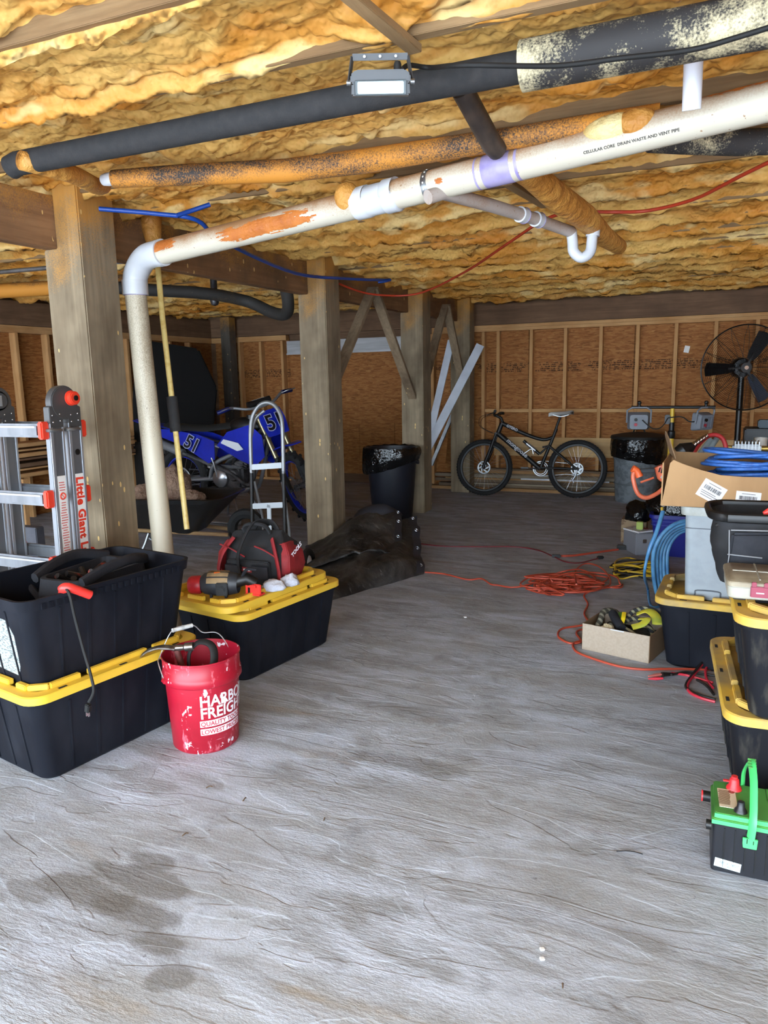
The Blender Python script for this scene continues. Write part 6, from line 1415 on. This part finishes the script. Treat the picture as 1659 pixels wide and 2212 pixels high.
cl = cordline('orange_short_cord', [(1210, 1201), (1240, 1200), (1290, 1193), (1335, 1187)], .009, ORF, 'thick short orange cord between two black plugs')
for nm, x, y, s, lab in (('black_connector', 1202, 1201, (.07, .03, .026), 'black connector on the near end of the short orange cord'), ('black_adapter', 1345, 1182, (.09, .05, .036), 'black adapter block on the far end of the short orange cord')):
    q = MB(); q.box(G(x, y, s[2]/2+.001), s, (0, 0, .15)); tag(q.build(nm, BLACK, None, bev=.006), lab, 'plug')
YC = mat('yellow_cord', L(204, 170, 46), .45); BC = mat('black_cord', L(30, 28, 26), .5)
random.seed(9)
for nm, m, lab, n_ in (('yellow_extension_cord', YC, 'tangled yellow extension cord beside the orange pile', 7), ('black_extension_cord', BC, 'black cord tangled through the yellow cord', 4)):
    pts = [(1316, 1225)]
    for k in range(n_):
        y0 = 1214+random.uniform(-4, 30); y1 = 1214+random.uniform(0, 36)
        for x, y in ((1330, y0), (1365, y0-random.uniform(2, 8)), (1405, y1-4), (1432, y1), (1440, y1+6), (1418, y1+9), (1375, (y0+y1)/2+6), (1335, y0+8)): pts.append((x+random.uniform(-4, 4), y, random.uniform(0, .04)))
    cordline(nm, pts, .0062, m, lab, sp=4)
# jumper leads by the near stack
JR = mat('jumper_red', L(196, 44, 62), .4)
jb = thing('jumper_cables', 'red and black jumper cables with clamps by the lower tote', 'jumper cable', G(1500, 1480))
jo = G(1500, 1480); 
def jt(nm, px, r, m): 
    q = MB(); q.tube(cr([G(x, y, z+r)-jo for x, y, z in px], 6), r, 8); return q.build(nm, m, jb)
jt('red_cable', [(1535, 1412, .05), (1505, 1450, .012), (1486, 1478, .0), (1490, 1495, 0), (1515, 1508, 0), (1545, 1516, 0)], .0065, JR); jt('black_cable', [(1533, 1410, .06), (1500, 1452, .014), (1482, 1478, .0), (1488, 1491, 0), (1515, 1503, 0), (1545, 1511, 0)], .0065, BC)
jt('red_cable', [(1450, 1454, .012), (1480, 1458, .004), (1510, 1466, 0), (1540, 1475, 0)], .006, JR); jt('red_cable', [(1538, 1430, .03), (1525, 1445, .01), (1526, 1465, 0), (1540, 1486, 0)], .006, JR); jt('black_cable', [(1450, 1458, .014), (1480, 1452, .006), (1515, 1456, 0), (1545, 1460, 0)], .006, BC); jt('black_cable', [(1505, 1468, .002), (1525, 1480, 0), (1542, 1500, 0)], .006, BC)
for dy in (0, 9):
    q = MB(); a = G(1400, 1461+dy*.6, .012)-jo; b = G(1432, 1456+dy, .018)-jo; q.tube([a, a.lerp(b, .5), b], [.004, .011, .008], 8, flat=.7); q.build('clamp_jaw', JR if dy else mat('clamp_copper', L(206, 120, 110), .4, .3), jb)
q = MB(); q.tube([G(1430, 1457, .02)-jo, G(1455, 1456, .014)-jo], [.012, .007], 8); q.build('clamp_grip', BLACK, jb)

# ------------------------------------------------------------------ floor gear further back
BTB = mat('blue_bin_plastic', L(18, 26, 126), .45)
bb_ = thing('blue_bin', 'dark blue plastic bin with rag-stuffed top behind the air hose', 'bin', (-.10, 6.20, 0))
q = MB(); loft(q, [R5(.46, .36, 0, .04), R5(.54, .44, .30, .04), R5(.57, .47, .302, .05), R5(.57, .47, .33, .05), R5(.52, .42, .33, .04), R5(.45, .35, .03, .03)]); q.build('tub', BTB, bb_, ang=40)
for z in (.25, .28): q = MB(); q.tube([(x, y, z) for x, y in rrect(.54, .44, .04, 3)], .003, 6, True); q.build('molded_line', mat('blue_line', L(60, 72, 160), .5) if z < .26 else bpy.data.materials['blue_line'], bb_)
crumple('trash_bag', (-.20, 6.22, .26), (.22, .16, .18), LINER, 'shiny black trash bag bulging from the blue bin', 'bag', 31)
crumple('small_trash_bag', (-.50, 6.42, .20), (.10, .10, .12), LINER, 'small black plastic bag on the tan carton', 'bag', 35)
cb2 = MB(); cb2.box((-.53, 6.50, .10), (.20, .18, .20)); tag(cb2.build('tan_carton', mat('tan_carton', L(150, 126, 98), .8, 0, L(110, 86, 64), 30, .55, .6), None, bev=.003), 'small tan carton on the floor behind the adapter', 'carton')
gtb = thing('grey_toolbox', 'pale grey metal toolbox with chrome latch beside the blue bin', 'toolbox', (-.47, 6.12, 0), .5)
q = MB(); q.box((0, 0, .085), (.14, .24, .17)); q.build('case', mat('toolbox_grey', L(128, 128, 134), .5), gtb, bev=.006); q = MB(); q.box((.0, -.124, .11), (.03, .006, .03)); q.build('latch', CHROME, gtb, bev=.002); q = MB(); q.box((0, 0, .178), (.15, .18, .012), (0, 0, .3)); q.build('lid_tray', mat('red_white_tray', L(210, 208, 206), .5, 0, L(170, 60, 56), 14, .55, .58), gtb)
q = MB(); q.box((-.46, 6.12, .235), (.05, .05, .06)); o = q.build('lime_box', mat('lime', L(160, 178, 84), .6), None, bev=.004); o.location.z = .184; tag(o, 'tiny lime green box on the grey toolbox', 'box')
q = MB(); q.tube(cr([D(1430, 1095, 5.75), D(1432, 1130, 5.75), D(1436, 1160, 5.72), Vector((-.26, 5.75, .02))], 5), .011, 8); tag(q.build('yellow_level', YEL, None), 'narrow yellow tool handle leaning on the blue bin', 'tool')

# ------------------------------------------------------------------ work-light tripod
tr2 = thing('light_stand', 'yellow tripod stand carrying two grey work lights on a black bar', 'light stand', (-.295, 6.95, 0), math.radians(-2))
YPOLE = mat('yellow_pole', L(206, 168, 50), .45)
q = MB(); q.cyl((0, 0, .12), (0, 0, .86), .024, 16); q.build('lower_pole', YPOLE, tr2); q = MB(); q.cyl((0, 0, .90), (0, 0, 1.10), .018, 16); q.build('upper_pole', YPOLE, tr2)
q = MB(); q.lathe([(.026, .84), (.031, .85), (.031, .90), (.022, .91), (.022, .97), (.02, .98)], 16); q.build('collar', BLACK, tr2)
for k in range(3):
    a = 2*PI*k/3+.5; q = MB(); q.tube([(0, 0, .50), (.36*math.cos(a), .36*math.sin(a), .015)], .012, 8); q.build('leg', BLACK, tr2); q = MB(); q.tube([(0, 0, .20), (.2*math.cos(a), .2*math.sin(a), .235)], .007, 8); q.build('leg_brace', BLACK, tr2)
q = MB(); q.tube([(-.34, 0, 1.11), (.34, 0, 1.11)], .013, 10); q.build('cross_bar', BLACK, tr2)
for s in (-1, 1):
    hd3 = bpy.data.objects.new('lamp_head', None); COL.objects.link(hd3); hd3.parent = tr2; hd3.location = (s*.255-.02*(s < 0), 0, .985); hd3.rotation_euler = (.1, 0, .9 if s > 0 else .15)
    q = MB(); loft(q, [[(x, -.035, z) for x, z in rrect(.15, .125, .02, 3)], [(x, -.04, z) for x, z in rrect(.15, .125, .02, 3)][:0] or [(x, .03, z) for x, z in rrect(.19, .155, .02, 3)], [(x, .045, z) for x, z in rrect(.19, .155, .02, 3)]]); q.build('housing', mat('lamp_grey', L(120, 124, 132), .5) if s < 0 else bpy.data.materials['lamp_grey'], hd3, ang=35)
    for i in range(7): q = MB(); q.box((-.045+i*.015, -.038, 0), (.004, .010, .09)); q.build('heat_fin', bpy.data.materials['lamp_grey'], hd3)
    q = MB(); q.cyl((-.025, -.036, -.022), (-.025, -.046, -.022), .014, 14); q.build('switch', mat('switch_red', L(160, 40, 52), .5) if s < 0 else bpy.data.materials['switch_red'], hd3); q = MB(); q.cyl((-.025, -.036, .022), (-.025, -.05, .022), .014, 14); q.build('cable_boot', BLACK, hd3)
    q = MB(); q.tube([(-.10, 0, -.01), (-.10, -.01, .10), (-.06, -.01, .125), (.06, -.01, .125), (.10, -.01, .10), (.10, 0, -.01)], .008, 8); q.build('yoke', bpy.data.materials['lamp_grey'], hd3)
    q = MB(); q.cyl((0, 0, .12), (0, 0, .16), .012, 10); q.ball((0, 0, .165), .018, 12, 8); q.build('clamp_knob', BLACK, hd3)
q = MB(); q.box((-.035, -.01, 1.005), (.045, .04, .08)); q.build('junction_box', BLACK, tr2, bev=.006)
for s in (-1, 1): q = MB(); q.tube(cr([(s*.24, -.05, 1.0), (s*.15, -.07, .99 if s > 0 else .93), (s*.08, -.05, 1.03 if s > 0 else .94), (-.03, -.03, 1.02)], 5), .005, 6); q.build('cable', BLKRUB, tr2)

# ------------------------------------------------------------------ pedestal fan
fn = thing('pedestal_fan', 'big black industrial pedestal fan with a wire cage', 'fan', (.30, 8.42, 0), math.radians(12))
FB = mat('fan_black', L(13, 13, 15), .35); FZ, FRd = 1.44, .42
cage = bpy.data.objects.new('cage', None); COL.objects.link(cage); cage.parent = fn; cage.location = (0, 0, FZ)
for k in range(22):
    r_ = .085+(FRd-.085)*k/21; d_ = -.12+.07*(k/21)**3
    q = MB(); q.torus(r_, .0016 if k < 21 else .007, T(0, d_, 0) @ RX(PI/2), 56, 4 if k < 21 else 8); q.build('wire_ring', FB, cage)
for k in range(16):
    a = 2*PI*k/16; q = MB(); q.tube([(.07*math.cos(a), -.122, .07*math.sin(a)), (.3*math.cos(a), -.105, .3*math.sin(a)), (FRd*math.cos(a), -.05, FRd*math.sin(a))], .0022, 4); q.build('spoke', FB, cage)
    q = MB(); q.tube([(.08*math.cos(a), .10, .08*math.sin(a)), (.3*math.cos(a), .07, .3*math.sin(a)), (FRd*math.cos(a), -.05, FRd*math.sin(a))], .0022, 4); q.build('rear_spoke', FB, cage)
bl_ = bpy.data.objects.new('rotor', None); COL.objects.link(bl_); bl_.parent = fn; bl_.location = (0, -.02, FZ)
for k in range(3):
    a = math.radians(180-120*k+2); 
    q = MB(RY(-a) @ RX(0)); q.prism([(.09, -.035), (.16, -.055), (.37, -.075), (.385, .0), (.37, .075), (.16, .055), (.09, .035)], .006, RX(PI/2-.45)); q.build('blade', FB if k != 2 else mat('pale_blade', L(70, 78, 92), .4), bl_, bev=.002)  # last blade is a paler blue-grey than the other two
    q = MB(RY(-a)); q.bar((.02, 0, 0), (.16, 0, 0), .05, .02); q.build('blade_arm', FB, bl_, bev=.004)
q = MB(); q.cyl((0, -.05, 0), (0, .03, 0), .05, 22); q.build('hub', FB, bl_); q = MB(); q.cyl((0, -.05, 0), (0, -.062, 0), .02, 16); q.build('hub_cap', CHROME, bl_)
q = MB(); q.lathe([(.001, .07), (.085, .075), (.10, .10), (.10, .22), (.07, .26), (.001, .265)], 24, T(0, 0, FZ) @ RX(-PI/2)); q.build('motor', FB, fn, ang=50)
q = MB(); q.cyl((0, .10, .05), (0, .10, FZ-.06), .030, 16); q.build('pole', FB, fn); q = MB(); q.lathe([(.28, 0), (.28, .02), (.24, .04), (.05, .06), (.04, .10), (.001, .10)], 32, T(0, .10, 0)); q.build('base', FB, fn, ang=50)
q = MB(); q.box((0, .10, FZ-.05), (.07, .07, .10)); q.build('tilt_bracket', FB, fn, bev=.01)

# ------------------------------------------------------------------ litter on the floor
DB = mat('dry_leaf', L(84, 66, 48), .8)
random.seed(3)
for i, (x, y, l_) in enumerate(((452, 1701, .022), (528, 1727, .02), (400, 1803, .02), (1215, 2130, .012), (700, 1770, .014), (1360, 1842, .075))):
    p = G(x, y, .004); a = random.random()*3; q = MB(); q.tube(cr([p+Vector((math.cos(a)*l_*-.5, math.sin(a)*l_*-.5, 0)), p+Vector((0, .004, .003)), p+Vector((math.cos(a)*l_*.5, math.sin(a)*l_*.5, 0))], 4), .0022 if i < 5 else .0014, 6); tag(q.build('leaf_scrap' if i < 5 else 'wire_scrap', DB if i < 5 else BLACK, None), ['curled brown scrap near the red bucket', 'dark twig scrap on the slab between bucket and battery', 'brown crumb by the damp stain', 'reddish crumb at the front of the slab', 'small dark crumb on the open slab', 'thin black wire scrap on the slab near the battery'][i], 'scrap')
CH_ = mat('white_chip', L(220, 218, 214), .7)
for i, (x, y, s) in enumerate(((1171, 2050, .012), (1171, 2071, .012), (1005, 1333, .016))):
    q = MB(); q.box(G(x, y, .003), (s, s*.8, .006), (.1, .1, .6)); tag(q.build('paint_chip', CH_, None, bev=.0015), ['upper of two white chips on the slab', 'lower of two white chips on the slab', 'lone white chip on the slab before the orange cord'][i], 'chip')
